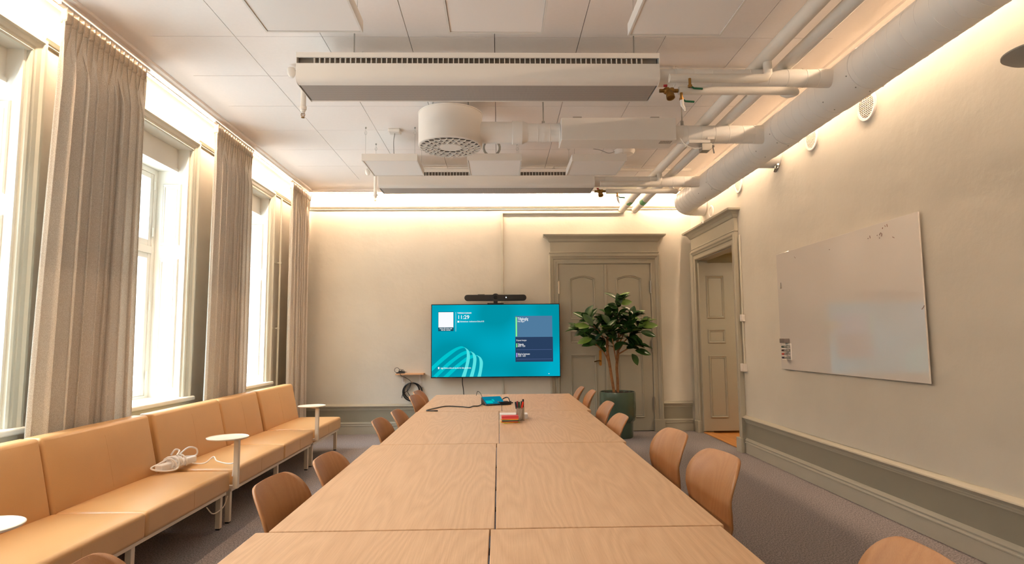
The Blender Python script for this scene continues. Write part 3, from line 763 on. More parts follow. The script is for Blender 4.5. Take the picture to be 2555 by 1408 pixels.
# ------------------------------------------------------------------ chilled beams
def beam(dy, label):
    x0, x1 = -1.42, 1.165; y0 = 4.17+dy; y1 = y0+.40
    t = thing('chilled_beam', label, 'chilled beam', ((x0+x1)/2, y0+.2, 3.18), group='white chilled beams across the ceiling')
    fn = lambda p, q, h: (h, y0+p, q)
    b = NB()   # front and rear shells
    for s in (0, 1):
        f2 = (lambda p, q, h: (h, y0+p, q)) if s == 0 else (lambda p, q, h: (h, y1-p, q))
        prism(b, [(0, 3.320), (0, 3.225), (.004, 3.208), (.014, 3.195), (.03, 3.186), (.06, 3.182), (.06, 3.192), (.034, 3.196), (.02, 3.205), (.012, 3.222), (.012, 3.320)], f2, x0, x1)
    box(b, x0, x1, y0+.0, y0+.012, 3.364, 3.40); box(b, x0, x1, y1-.012, y1, 3.364, 3.40); box(b, x0, x1, y0+.012, y1-.012, 3.385, 3.40)
    obj('housing', b, M['white'], t, smooth=True, angle=30)
    b = NB(); box(b, x0+.012, x1-.012, y0+.06, y1-.06, 3.182, 3.188); obj('perforated_panel', b, M['perf'], t)
    b = NB(); box(b, x0+.006, x1-.006, y0+.045, y0+.05, 3.30, 3.384); box(b, x0+.006, x1-.006, y1-.05, y1-.045, 3.30, 3.384); obj('slot_back', b, M['slot'], t)
    b = NB(); n = 64
    for k in range(n+1):
        x = x0+.12+(x1-x0-.24)*k/n; box(b, x-.003, x+.003, y0+.014, y0+.044, 3.320, 3.384)
    obj('slot_fins', b, M['white'], t)
    ep = [(0, 3.402), (0, 3.222), (.006, 3.204), (.018, 3.19), (.04, 3.18), (.36, 3.18), (.382, 3.19), (.394, 3.204), (.40, 3.222), (.40, 3.402)]
    for x in (x0-.004, x1):
        b = NB(); prism(b, ep, fn, x, x+.004); obj('end_plate', b, M['white'], t)
    for x in (-1.03, 1.0):
        for yy in (.06, .34):
            b = NB(); cyl(b, (x, y0+yy, 3.418), (x, y0+yy, ZC), .005, seg=8); box(b, x-.045, x+.045, y0+yy-.02, y0+yy+.02, 3.40, 3.418); obj('hanger_rod', b, M['steel'], t)
    return t
beam(0, 'long white chilled beam nearest the camera')
beam(2.97, 'long white chilled beam farther back, behind the far light panels')

# ------------------------------------------------------------------ ducts
DX, DZ, DR = 2.636, 3.256, .1615
t = thing('supply_duct', 'big white spiral duct running along the whiteboard wall', 'duct', (DX, 3.5, DZ))
b = NB(); prof = []
y = YF+.05
while y < 8.2:
    prof += [(DR, y), (DR, y+.120), (DR+.002, y+.1215), (DR+.002, y+.1235), (DR, y+.125)]; y += .126
prof.append((DR, 8.25))
lathe(b, (DX, 0, DZ), (0, 1, 0), prof, 40, caps=False); obj('spiral_pipe', b, M['duct'], t, smooth=True, angle=14)
b = NB(); pts = [(DX, 8.2, DZ)]+[(DX+.2-.2*math.cos(a*PI/16), 8.25+.2*math.sin(a*PI/16), DZ) for a in range(9)]+[(XR-.005, 8.45, DZ)]
tube(b, pts, DR, 40, rs=[DR+.003]*len(pts)); obj('elbow', b, M['duct'], t, smooth=True, angle=60)
for yc in (2.1, 4.28, 5.5, 7.2):
    b = NB(); w = .21
    lathe(b, (DX, 0, DZ), (0, 1, 0), [(DR, yc-w), (DR+.005, yc-w), (DR+.005, yc+w), (DR, yc+w)], 40, caps=False); obj('saddle_sleeve', b, M['duct'], t, smooth=True, angle=30)
    b = NB(); rr = random.Random(int(yc*10))
    for k in range(8):
        a = R(200+k*18); yy = yc+(w-.03)*(1 if k % 2 else -1)
        p = Vector((DX+(DR+.005)*math.cos(a), yy, DZ+(DR+.005)*math.sin(a))); q = Vector((DX+(DR+.009)*math.cos(a), yy, DZ+(DR+.009)*math.sin(a)))
        cyl(b, p, q, .005, seg=8)
    obj('screw', b, M['steel'], t)

def ribbed(bm, x0, x1, y, z, r, step=.14):
    prof = []; x = x0
    while x < x1-.01:
        e = min(x+step, x1)
        prof += [(r, x), (r, e-.008), (r+.0018, e-.006), (r+.0018, e-.003), (r, e-.001)]; x = e
    lathe(bm, (0, y, z), (1, 0, 0), prof, 32)
def branch(dy, lab1, lab2, lab3):
    b = NB(); ribbed(b, 1.17, DX-.14, 4.31+dy, 3.275, .065); cyl(b, (1.32, 4.31+dy, 3.275), (1.36, 4.31+dy, 3.275), .068, seg=32); cyl(b, (DX-.26, 4.31+dy, 3.275), (DX-.13, 4.31+dy, 3.275), .068, seg=32)
    tag(obj('branch_duct', b, M['duct'], smooth=True, angle=30), lab1, 'duct')
    b = NB()
    p1 = [(1.24, 4.19+dy, 3.222), (1.90, 4.19+dy, 3.222), (1.94, 4.19+dy, 3.228), (1.96, 4.19+dy, 3.26), (1.96, 4.19+dy, 3.341)]
    tube(b, p1, .031, 16); tag(obj('insulated_pipe', b, M['insul'], smooth=True, angle=60), lab2, 'pipe')
    b = NB()
    p2 = [(1.305, 4.19+dy, 3.128), (2.12, 4.19+dy, 3.128), (2.15, 4.197+dy, 3.129), (2.168, 4.22+dy, 3.132), (2.17, 4.27+dy, 3.142), (2.17, 4.34+dy, 3.165), (2.17, 4.40+dy, 3.20), (2.17, 4.42+dy, 3.25), (2.17, 4.42+dy, 3.341)]
    tube(b, p2, .029, 16); tag(obj('insulated_pipe', b, M['insul'], smooth=True, angle=60), lab3, 'pipe')
branch(0, 'white branch duct joining the near chilled beam to the big duct', 'upper thin insulated pipe leaving the near chilled beam', 'lower thin insulated pipe leaving the near chilled beam')
branch(2.97, 'white branch duct joining the far chilled beam to the big duct', 'upper thin insulated pipe leaving the far chilled beam', 'lower thin insulated pipe leaving the far chilled beam')
def valve(dy, lab):
    t = thing('control_valve', lab, 'valve', (1.235, 4.19+dy, 3.17))
    Y = 4.19+dy
    b = NB(); cyl(b, (1.168, Y, 3.128), (1.30, Y, 3.128), .014, seg=14); lathe(b, (1.20, Y, 3.128), (1, 0, 0), [(.02, 0), (.026, .01), (.026, .03), (.02, .04), (.024, .05), (.024, .065), (.018, .07)], 16); obj('brass_body', b, M['brass'], t, smooth=True)
    b = NB(); lathe(b, (1.235, Y-.005, 3.121), (.1, -.35, -1), [(.014, 0), (.026, .015), (.03, .045), (.03, .06), (.024, .06), (.022, .052)], 18); obj('valve_cap', b, M['brass'], t, smooth=True)
    b = NB(); cyl(b, (1.19, Y-.028, 3.153), (1.215, Y-.03, 3.153), .009, seg=10); obj('red_tag', b, mat('red_tag', hexc(150, 30, 40), .5), t)
valve(0, 'brass valve body hanging at the end of the near chilled beam'); valve(2.97, 'small brass valve at the end of the far chilled beam')
def lever(x, y, zt, zb, lab, drain=False):
    t = thing('lever_valve', lab, 'valve', (x, y, zb))
    b = NB(); cyl(b, (x, y, zt), (x, y, zb), .010, seg=12); cyl(b, (x, y, zb+.012), (x, y, zb-.004), .016, seg=6); obj('stem', b, M['brass'], t, smooth=True)
    b = NB(); tube(b, [(x+.012, y, zb), (x+.028, y, zb-.012), (x+.09, y, zb-.016)], .007, 10); obj('green_lever', b, M['green'], t, smooth=True)
    if drain:
        b = NB(); tube(b, [(x+.002, y, zb), (x+.004, y, zb-.04), (x+.02, y, zb-.07)], .011, 10, rs=[.014, .013, .009]); cyl(b, (x+.02, y, zb-.07), (x+.022, y, zb-.085), .006, seg=10); obj('drain_spout', b, M['white'], t, smooth=True)
lever(1.374, 4.145, 3.20, 3.140, 'green-handled lever valve on the upper pipe beside the near beam')
lever(1.312, 4.15, 3.096, 3.046, 'green-handled drain valve hanging lowest beside the near beam', True)
lever(1.43, 7.10, 3.095, 3.05, 'tiny dark lever valve below the far insulated pipes', True)

b = NB(); tube(b, [(1.96, YF+.05, 3.393), (1.96, 8.0, 3.393), (1.95, 8.2, 3.388), (1.93, 8.45, 3.365), (1.89, YB-.003, 3.31)], .05, 24)
t = thing('heating_main', 'thick insulated pipe under the ceiling, farther from the big duct', 'pipe', (1.93, 4, 3.37), group='pair of insulated mains under the ceiling')
obj('insulation', b, M['insul'], t, smooth=True)
def label_band(x, t):
    f = lambda y: (x-.04*(y-8.6)/.5, y, 3.3525-.086*(y-8.6))
    b = NB(); cyl(b, f(8.55), f(8.69), .0535, seg=24, caps=False); obj('label_sleeve', b, mat('green_label', hexc(70, 150, 96), .5), t, smooth=True)
    b = NB(); cyl(b, f(8.69), f(8.75), .0537, seg=24, caps=False); obj('white_band', b, M['paper'], t, smooth=True)
label_band(1.925, t)
b = NB(); tube(b, [(2.17, YF+.05, 3.393), (2.17, 8.0, 3.393), (2.16, 8.2, 3.388), (2.14, 8.45, 3.365), (2.09, YB-.003, 3.31)], .05, 24)
t = thing('heating_main', 'thick insulated pipe under the ceiling, nearer to the big duct', 'pipe', (2.14, 4, 3.37), group='pair of insulated mains under the ceiling')
obj('insulation', b, M['insul'], t, smooth=True); label_band(2.13, t)

# sprinkler pipes
def sprinkler(y, z, lab):
    t = thing('sprinkler_pipe', lab, 'sprinkler pipe', (0, y, z))
    b = NB(); tube(b, [(2.5, y, z), (-1.50, y, z), (-1.545, y, z-.012), (-1.555, y, z-.05), (-1.555, y, z-.30)], .021, 14); obj('pipe', b, M['white'], t, smooth=True, angle=60)
    b = NB(); lathe(b, (-1.555, y, z-.30), (0, 0, -1), [(.021, 0), (.027, .005), (.027, .03), (.018, .035), (.018, .05), (.012, .052), (.012, .06)], 16); obj('socket', b, M['white'], t, smooth=True)
    b = NB(); tube(b, [(-1.567, y, z-.36), (-1.570, y, z-.375), (-1.560, y, z-.395), (-1.550, y, z-.395), (-1.540, y, z-.375), (-1.543, y, z-.36)], .003, 6); cyl(b, (-1.555, y, z-.36), (-1.555, y, z-.392), .003, seg=8); cyl(b, (-1.555, y, z-.395), (-1.555, y, z-.398), .014, seg=14); obj('sprinkler_head', b, M['brass'], t)
    b = NB(); lathe(b, (-1.66, y, z+.01), (.15, -.1, -1), [(.03, 0), (.032, .02), (.03, .05), (.018, .075), (.008, .08)], 14); cyl(b, (-1.60, y, z), (-1.64, y, z), .012, seg=10); obj('end_nozzle', b, M['white'], t, smooth=True)
    for x in (.72, 1.45):
        b = NB(); cyl(b, (x, y, ZC), (x, y, z), .007, seg=8); cyl(b, (x-.018, y, z), (x+.018, y, z), .027, seg=14); obj('pipe_hanger', b, M['white'], t, smooth=True)
sprinkler(4.75, 3.535, 'white sprinkler pipe above the near chilled beam, dropping at its end')
sprinkler(7.62, 3.522, 'white sprinkler pipe above the far chilled beam, dropping at its end')

# round diffuser
t = thing('round_diffuser', 'white drum-shaped air diffuser with nozzle rings below', 'air diffuser', (-.435, 5.5, 3.14))
b = NB(); lathe(b, (-.435, 5.5, 3.14), (0, 0, 1), [(.285, 0), (.293, .005), (.295, .012), (.295, .295), (.30, .297), (.30, .305), (.29, .307)], 56); obj('drum', b, M['white'], t, smooth=True, angle=30)
for hx in (-.60, -.27):
    b = NB(); cyl(b, (hx, 5.5, 3.447), (hx, 5.5, ZC), .005, seg=8); obj('hanger_rod', b, M['steel'], t)
b = NB(); lathe(b, (-.435, 5.5, 3.138), (0, 0, -1), [(.10, 0), (.10, .006), (.0, .007)], 32, caps=False)
b2 = NB()
for r, n in ((.14, 15), (.195, 21), (.25, 27)):
    for k in range(n):
        a = 2*PI*(k+(.5 if n % 4 else 0))/n; cx, cy_ = -.435+r*math.cos(a), 5.5+r*math.sin(a)
        q = []
        for m_ in range(12):
            e = 2*PI*m_/12; lx, ly = .026*math.cos(e), .0135*math.sin(e)
            ang = R(8)
            q.append((cx+lx*math.cos(ang)-ly*math.sin(ang), cy_+lx*math.sin(ang)+ly*math.cos(ang)))
        prism(b2, q, lambda p, s, h: (p, s, 3.138-h), 0, .0012)
        # scoop lip on the far side of every opening
        st = []
        for m_ in range(9):
            e = PI*m_/8; lx, ly = .029*math.cos(e), .017*math.sin(e)
            st.append((cx+lx, cy_+ly, 3.137-.012*math.sin(e)))
        tube(b, st, .0055, 6)
obj('nozzle_plate', b, M['white'], t, smooth=True); obj('nozzle_openings', b2, M['dark'], t)
b = NB(); cyl(b, (-.16, 5.5, 3.275), (.15, 5.5, 3.275), .1, seg=32); lathe(b, (0, 5.5, 3.275), (1, 0, 0), [(.105, .14), (.108, .142), (.108, .23), (.105, .235), (.09, .27), (.088, .28)], 32); ribbed(b, .27, .584, 5.5, 3.275, .085, .11); cyl(b, (.42, 5.5, 3.275), (.445, 5.5, 3.275), .089, seg=32)
tag(obj('connecting_duct', b, M['duct'], smooth=True, angle=30), 'short white round duct between the drum diffuser and the box', 'duct')
b = NB(); cyl(b, (.43, 5.5, 3.36), (.43, 5.5, ZC), .006, seg=8); cyl(b, (.43, 5.5, 3.36), (.43, 5.5, 3.385), .014, seg=10)
tag(obj('hanger_rod', b, M['steel']), 'steel hanger rod holding the duct beside the diffuser', 'hanger')
b = NB(); tube(b, [(-.06+.085*math.cos(a*PI/9+PI*.15), 6.26, 3.377+.085*math.sin(a*PI/9+PI*.15)) for a in range(19)], .012, 8)
tag(obj('cable_ring', b, M['grey'], smooth=True), 'grey ring of cable on top of the light below the diffuser', 'cable')
t = thing('silencer_box', 'long white rectangular silencer box between the round ducts', 'silencer', (1.1, 5.5, 3.164))
b = NB(); box(b, .585, 1.64, 5.37, 5.63, 3.164, 3.372); obj('casing', b, M['white'], t, bevel=.004)
b = NB(); box(b, 1.50, 1.61, 5.40, 5.48, 3.1625, 3.164); obj('rating_plate', b, mat('grey_print', hexc(168, 160, 150), .6, var=.3, vscale=60), t)
b = NB(); box(b, 1.42, 1.50, 5.42, 5.46, 3.372, 3.40); box(b, .70, .78, 5.42, 5.46, 3.372, 3.40); obj('mounting_bracket', b, M['steel'], t)
b = NB(); ribbed(b, 1.642, DX-.14, 5.5, 3.256, .083, .13); cyl(b, (1.72, 5.5, 3.256), (1.745, 5.5, 3.256), .086, seg=32); cyl(b, (DX-.24, 5.5, 3.256), (DX-.13, 5.5, 3.256), .086, seg=32)
tag(obj('branch_duct', b, M['duct'], smooth=True, angle=30), 'white ribbed branch duct between the silencer box and the big duct', 'duct')
b = NB(); cyl(b, (1.735, 5.5, 3.345), (1.735, 5.5, ZC), .006, seg=8); cyl(b, (1.735, 5.5, 3.343), (1.735, 5.5, 3.385), .014, seg=10)
tag(obj('hanger_rod', b, M['steel']), 'steel hanger rod holding the branch duct behind the silencer box', 'hanger')
t = thing('damper_actuator', 'white and steel damper motor box under the branch duct', 'actuator', (1.86, 5.44, 3.14))
b = NB(); box(b, 1.755, 1.95, 5.37, 5.50, 3.135, 3.165); box(b, 1.92, 1.985, 5.36, 5.42, 3.165, 3.19); obj('mounting_plate', b, M['white'], t, bevel=.002)
b = NB(); prism(b, [(1.87, 3.133), (1.965, 3.133), (1.965, 3.085), (1.945, 3.065), (1.872, 3.065)], lambda p, q, h: (p, h, q), 5.37, 5.46); obj('motor_box', b, M['steel'], t, bevel=.003)
b = NB(); cyl(b, (1.968, 5.38, 3.105), (1.985, 5.38, 3.105), .012, seg=8); cyl(b, (1.975, 5.385, 3.105), (1.985, 5.385, 3.04), .006, seg=8); obj('drive_shaft', b, M['steel'], t)
b = NB(); tube(b, spline([(1.87, 5.38, 3.09), (1.80, 5.38, 3.085), (1.72, 5.38, 3.12), (1.68, 5.40, 3.19)]), .004, 6); obj('cable', b, M['white'], t, smooth=True)
t = thing('duct_stub', 'short white duct stub from the big duct into the plaster wall', 'duct', (2.85, 6.15, 3.22))
b = NB(); cyl(b, (DX+.05, 6.17, 3.25), (XR, 6.17, 3.25), .12, seg=32); cyl(b, (XR-.012, 6.17, 3.25), (XR, 6.17, 3.25), .127, seg=32); obj('pipe', b, M['duct'], t, smooth=True, angle=30)
b = NB(); cyl(b, (XR-.03, 6.12, 3.125), (XR-.01, 6.20, 3.105), .018, seg=12); cyl(b, (XR-.05, 6.04, 3.13), (XR-.03, 6.12, 3.125), .011, seg=10); obj('clamp_bolt', b, M['steel'], t, smooth=True)

# round wall vents
def vent(y, z, r, label):
    t = thing('wall_vent', label, 'vent', (XR, y, z), group='round air vents high on the whiteboard wall')
    b = NB(); lathe(b, (XR, y, z), (-1, 0, 0), [(r, 0), (r, .008), (r-.008, .014), (r-.028, .012), (r-.03, .006)], 36, caps=False); obj('ring', b, M['white'], t, smooth=True)
    b = NB(); cyl(b, (XR-.0005, y, z), (XR-.004, y, z), r-.028, seg=32); obj('backing', b, M['gap'], t)
    b = NB(); n = 13; q = r-.028
    for k in range(1, n):
        h = -q+2*q*k/n; w = math.sqrt(max(0, q*q-h*h)); box(b, XR-.009, XR-.004, y-w, y+w, z+h-.0035, z+h+.0035)
    for k in range(1, 7):
        h = -q+2*q*k/7; w = math.sqrt(max(0, q*q-h*h)); box(b, XR-.008, XR-.004, y+h-.0025, y+h+.0025, z-w, z+w)
    obj('louvre_grid', b, M['white'], t)
vent(4.60, 3.18, .125, 'round white wall vent nearest the camera, below the big duct')
vent(5.45, 3.20, .115, 'round white wall vent just before the wall stub duct')
vent(7.18, 3.215, .11, 'round white wall vent just above the doorway end of the wall')
vent(8.15, 3.08, .09, 'faint round wall vent by the duct elbow over the doorway')

# wall uplight at the right picture edge
t = thing('wall_lamp', 'grey dish-shaped wall uplight at the right picture edge', 'wall lamp', (XR, 2.83, 2.7))
b = NB(); lathe(b, (2.75, 2.88, 2.745), (0, 0, 1), [(.0, 0), (.07, .002), (.14, .016), (.165, .034), (.165, .042), (.15, .042)], 40, caps=False); obj('dish', b, M['grey'], t, smooth=True)
b = NB(); tube(b, spline([(2.77, 2.88, 2.748), (2.82, 2.88, 2.70), (2.88, 2.88, 2.69), (XR, 2.88, 2.71)]), .012, 10); cyl(b, (XR-.02, 2.88, 2.71), (XR-.001, 2.88, 2.71), .045, seg=20); obj('bracket', b, M['steel'], t, smooth=True)

# ------------------------------------------------------------------ conduits and switches
b = NB(); box(b, .045, .075, YB-.022, YB-.001, .452, 3.285); box(b, .075, 1.9, YB-.022, YB-.001, 3.258, 3.285)
tag(obj('cable_trunking', b, M['trim'], bevel=.002), 'slim painted cable trunking rising above the screen and along the rail', 'cable trunking')
b = NB(); box(b, XR-.02, XR-.001, 7.2, 7.225, 1.052, 2.60)
tag(obj('cable_trunking', b, M['trim'], bevel=.003), 'slim painted cable trunking beside the open doorway', 'cable trunking')
t = thing('wall_switch', 'small white wall switch on the trunking by the doorway', 'switch', (XR, 7.2, 1.59))
b = NB(); box(b, XR-.035, XR, 7.165, 7.245, 1.55, 1.635); obj('housing', b, M['white'], t, bevel=.005)
b = NB(); box(b, XR-.042, XR-.035, 7.185, 7.225, 1.57, 1.615); obj('rocker', b, M['paper'], t, bevel=.003)
b = NB(); box(b, XR-.048, XR, 7.17, 7.26, .955, 1.05)
tag(obj('junction_box', b, M['white'], bevel=.004), 'white junction box at the lower end of the doorway trunking', 'junction box')
b = NB(); box(b, XR-.165, XR-.15, 8.05, 8.12, 2.905, 2.935); cyl(b, (XR-.165, 8.085, 2.92), (XR-.172, 8.085, 2.92), .008, seg=10)  # contact sensor on the cornice front
tag(obj('contact_sensor', b, M['paper'], bevel=.004), 'tiny white contact sensor on the cornice above the open doorway', 'sensor')

# ------------------------------------------------------------------ screen
SCB = emis('screen_teal', hexc(0, 164, 184), .92)
def screen_mat():
    m = bpy.data.materials.new('screen_picture'); m.use_nodes = True
    nt = m.node_tree; L = nt.links; nt.nodes.remove(nt.nodes['Principled BSDF'])
    tc = nt.nodes.new('ShaderNodeTexCoord'); n = nt.nodes.new('ShaderNodeTexNoise'); n.inputs['Scale'].default_value = 1.6; n.inputs['Detail'].default_value = 0
    r = nt.nodes.new('ShaderNodeValToRGB'); r.color_ramp.elements[0].position = .35; r.color_ramp.elements[1].position = .65
    r.color_ramp.elements[0].color = (*hexc(0, 152, 172), 1); r.color_ramp.elements[1].color = (*hexc(0, 178, 205), 1)
    e = nt.nodes.new('ShaderNodeEmission'); e.inputs['Strength'].default_value = .92
    L.new(tc.outputs['Object'], n.inputs['Vector']); L.new(n.outputs['Fac'], r.inputs['Fac']); L.new(r.outputs['Color'], e.inputs['Color'])
    L.new(e.outputs[0], nt.nodes['Material Output'].inputs['Surface'])
    return m
TX0, TX1, TZ0, TZ1, TY = -.985, .905, .806, 1.88, 8.93
tv = thing('wall_screen', 'large wall screen showing a teal room booking page', 'screen', ((TX0+TX1)/2, TY, TZ0))
b = NB(); box(b, TX0, TX1, TY, TY+.055, TZ0, TZ1); box(b, TX0+.5, -.02, TY+.055, YB-.001, TZ0+.3, TZ1-.3); obj('case', b, M['black'], tv, bevel=.003)
b = NB(); box(b, TX0+.012, TX1-.012, TY-.002, TY, TZ0+.016, TZ1-.012); scr = obj('display', b, screen_mat(), tv)
W_, H_ = TX1-TX0-.024, TZ1-TZ0-.028
def sx(u): return TX0+.012+W_*u          # u,v in 0..1 of the display, v from the top
def sz(v): return TZ1-.012-H_*v
K = {}
def em(c, s=.92):
    k = (c, s)
    if k not in K: K[k] = emis('screen_%d_%d_%d' % c, hexc(*c), s)
    return K[k]
def patch(name, u0, u1, v0, v1, c, lay=1, s=.92):
    b = NB(); box(b, sx(u0), sx(u1), TY-.002-.0008*lay-.0003, TY-.002-.0008*lay, sz(v1), sz(v0)); return obj(name, b, em(c, s), scr)
def text(s, u, v, h, c=(255, 255, 255), lay=3, bold=0, align='LEFT', width=None):
    cu = bpy.data.curves.new('text', 'FONT'); cu.body = s; cu.size = h*H_; cu.align_x = align; cu.offset = bold*h*H_; cu.fill_mode = 'FRONT'
    tmp = bpy.data.objects.new('tmp', cu); C.objects.link(tmp); bpy.context.view_layer.update()
    me = bpy.data.meshes.new_from_object(tmp.evaluated_get(bpy.context.evaluated_depsgraph_get()))
    bpy.data.objects.remove(tmp)
    if width:
        xs = [v.co.x for v in me.vertices]; k = width*W_/(max(xs)-min(xs)); me.transform(Matrix.Diagonal((k, 1, 1, 1)))
    me.transform(Matrix.Translation(tv.location).inverted() @ Matrix.Translation((sx(u), TY-.002-.0008*lay, sz(v))) @ Matrix.Rotation(PI/2, 4, 'X'))
    me.materials.clear(); me.materials.append(em(c, 1.0))
    o = bpy.data.objects.new('screen_text', me); C.objects.link(o); o.parent = scr
    return o
def ribbon(pts_o, pts_i, c, lay):
    b = NB(); A = [b.verts.new((sx(u), TY-.002-.0008*lay, sz(v))) for u, v in pts_o]; B = [b.verts.new((sx(u), TY-.002-.0008*lay, sz(v))) for u, v in pts_i]
    A2 = [b.verts.new((sx(u), TY-.0017-.0008*lay, sz(v))) for u, v in pts_o]; B2 = [b.verts.new((sx(u), TY-.0017-.0008*lay, sz(v))) for u, v in pts_i]
    for i in range(len(A)-1):
        b.faces.new((A[i], A[i+1], B[i+1], B[i])); b.faces.new((A2[i], B2[i], B2[i+1], A2[i+1]))
        b.faces.new((A[i], A2[i], A2[i+1], A[i+1])); b.faces.new((B[i], B[i+1], B2[i+1], B2[i]))
    return obj('graphic_band', b, em(c), scr)
def sp2(P, n=6): return [(p.x, p.y) for p in spline([(u, v, 0) for u, v in P], n)]
# the page's woven band graphic, traced over the display (u,v)
def px(x, y): return ((1075+x*150/2347-1077.5)/317.5, (855+y*90/1408-762.5)/179.5)
back_b = [([(40, 950), (420, 600), (760, 350), (1000, 220), (1190, 170), (1330, 225)], [(40, 1140), (420, 800), (760, 520), (1000, 340), (1190, 255), (1330, 240)]),
          ([(90, 1330), (560, 880), (900, 610), (1180, 420), (1400, 345), (1540, 372)], [(240, 1370), (640, 990), (960, 720), (1230, 540), (1440, 450), (1560, 420)]),
          ([(480, 1360), (860, 1000), (1120, 790), (1360, 610), (1560, 520), (1780, 520)], [(680, 1360), (1060, 1010), (1240, 860), (1420, 730), (1600, 640), (1800, 560)])]
for o_, i_ in back_b: ribbon(sp2([px(*p) for p in o_]), sp2([px(*p) for p in i_]), (0, 204, 214), 1)
front_b = [([(1310, 220), (1450, 320), (1510, 480), (1505, 720), (1440, 1010), (1345, 1360)], [(1310, 230), (1375, 320), (1395, 480), (1380, 720), (1310, 1010), (1190, 1360)]),
           ([(1545, 372), (1690, 460), (1765, 620), (1760, 820), (1720, 1060), (1645, 1360)], [(1545, 380), (1610, 470), (1640, 620), (1635, 820), (1590, 1060), (1500, 1360)]),
           ([(1780, 520), (1930, 610), (2010, 760), (2015, 920), (1985, 1120), (1940, 1360)], [(1780, 528), (1860, 620), (1890, 760), (1890, 920), (1865, 1120), (1805, 1360)])]
for o_, i_ in front_b: ribbon(sp2([px(*p) for p in o_]), sp2([px(*p) for p in i_]), (96, 236, 236), 2)
patch('code_card', .049, .170, .094, .365, (24, 84, 104), 1); patch('code_card_white', .051, .168, .100, .312, (250, 252, 255), 2, 1.0)
text('Anslut till mötet med', .109, .337, .030, bold=.006, align='CENTER', width=.098); text('det här rummet', .109, .358, .030, bold=.006, align='CENTER', width=.073)
patch('divider', .1855, .1885, .10, .37, (190, 236, 240), 1)
text('TORSDAG 23 JANUARI', .199, .124, .032, bold=.006, width=.110)
text('11:29', .199, .196, .074, bold=.008, width=.085)
patch('round_icon', .200, .214, .222, .246, (255, 255, 255), 2, 1.0)
text('Aktivitetshuset - konferensrum Gröna A118', .220, .242, .030, bold=.005, width=.188)
patch('room_status', .653, .945, .160, .455, (84, 128, 164), 1); patch('status_bar', .657, .667, .175, .447, (140, 255, 150), 2, 1.0)
text('Tillgänglig', .672, .218, .052, bold=.008, width=.083); text('Hela dagen', .672, .246, .030, width=.054)
patch('agenda', .653, .948, .455, .800, (44, 66, 98), 1)
text('24 januari imorgon', .660, .510, .030, width=.080)
patch('entry_bar', .660, .667, .543, .598, (140, 255, 150), 2, 1.0); text('Tillgänglig', .672, .568, .034, bold=.006, width=.047); text('08:00 - 12:00', .672, .592, .030, width=.058)
patch('entry_line', .662, .939, .628, .634, (80, 100, 144), 2)
patch('entry_bar', .660, .667, .676, .735, (190, 170, 255), 2, 1.0); text('Bokad av kommunen', .672, .702, .034, bold=.006, width=.093); text('12:00 - 16:00', .672, .728, .030, width=.058)
patch('entry_line', .662, .939, .760, .766, (80, 100, 144), 2)
patch('round_icon', .049, .060, .862, .890, (255, 255, 255), 3, 1.0)
text('Lägg till denna enhet och visa den här sidan på skärmen', .069, .886, .030, bold=.005, lay=4, width=.236)
patch('status_dot', .911, .917, .962, .972, (255, 255, 255), 2, 1.0)
b = NB(); tube(b, spline([(-.53, TY+.04, TZ0+.01), (-.53, TY+.06, .72), (-.515, TY+.08, .60), (-.515, TY+.09, .40)]), .006, 8)
tag(obj('power_cable', b, M['black'], smooth=True), 'black cable hanging below the wall screen', 'cable')

# camera bar on top of the screen
t = thing('camera_bar', 'black conference camera bar on top of the screen', 'conference camera', (-.04, TY-.01, TZ1))
b = NB()
def stadium(x0, x1, z0, z1, n=10):
    r = (z1-z0)/2; zc = (z0+z1)/2
    return [(x1-r+r*math.sin(a*PI/n), zc+r*math.cos(a*PI/n)) for a in range(n+1)]+[(x0+r-r*math.sin(a*PI/n), zc-r*math.cos(a*PI/n)) for a in range(n+1)]
prism(b, stadium(-.496, .414, 1.925, 2.015), lambda p, q, h: (p, h, q), TY-.055, TY+.02); obj('body', b, M['black'], t, bevel=.006, smooth=True)
b = NB(); cyl(b, (-.04, TY-.06, 1.972), (-.04, TY+.01, 1.972), .058, seg=32); obj('camera_housing', b, M['black'], t, smooth=True)
b = NB(); cyl(b, (-.04, TY-.064, 1.975), (-.04, TY-.058, 1.975), .03, seg=24); obj('lens', b, mat('lens_glass', hexc(14, 12, 14), .06), t, smooth=True)
b = NB(); box(b, -.07, -.01, TY-.03, TY+.01, TZ1, 1.93); box(b, -.16, .08, TY-.02, TY+.03, TZ1, TZ1+.012); obj('mount', b, M['black'], t)
b = NB(); cyl(b, (.115, TY-.057, 1.972), (.115, TY-.054, 1.972), .008, seg=12); obj('status_light', b, emis('status_white', (.8, .9, 1), 3), t)
b = NB(); box(b, -.30, -.20, TY-.03, TY+.01, 2.013, 2.022); obj('top_button', b, M['black'], t)

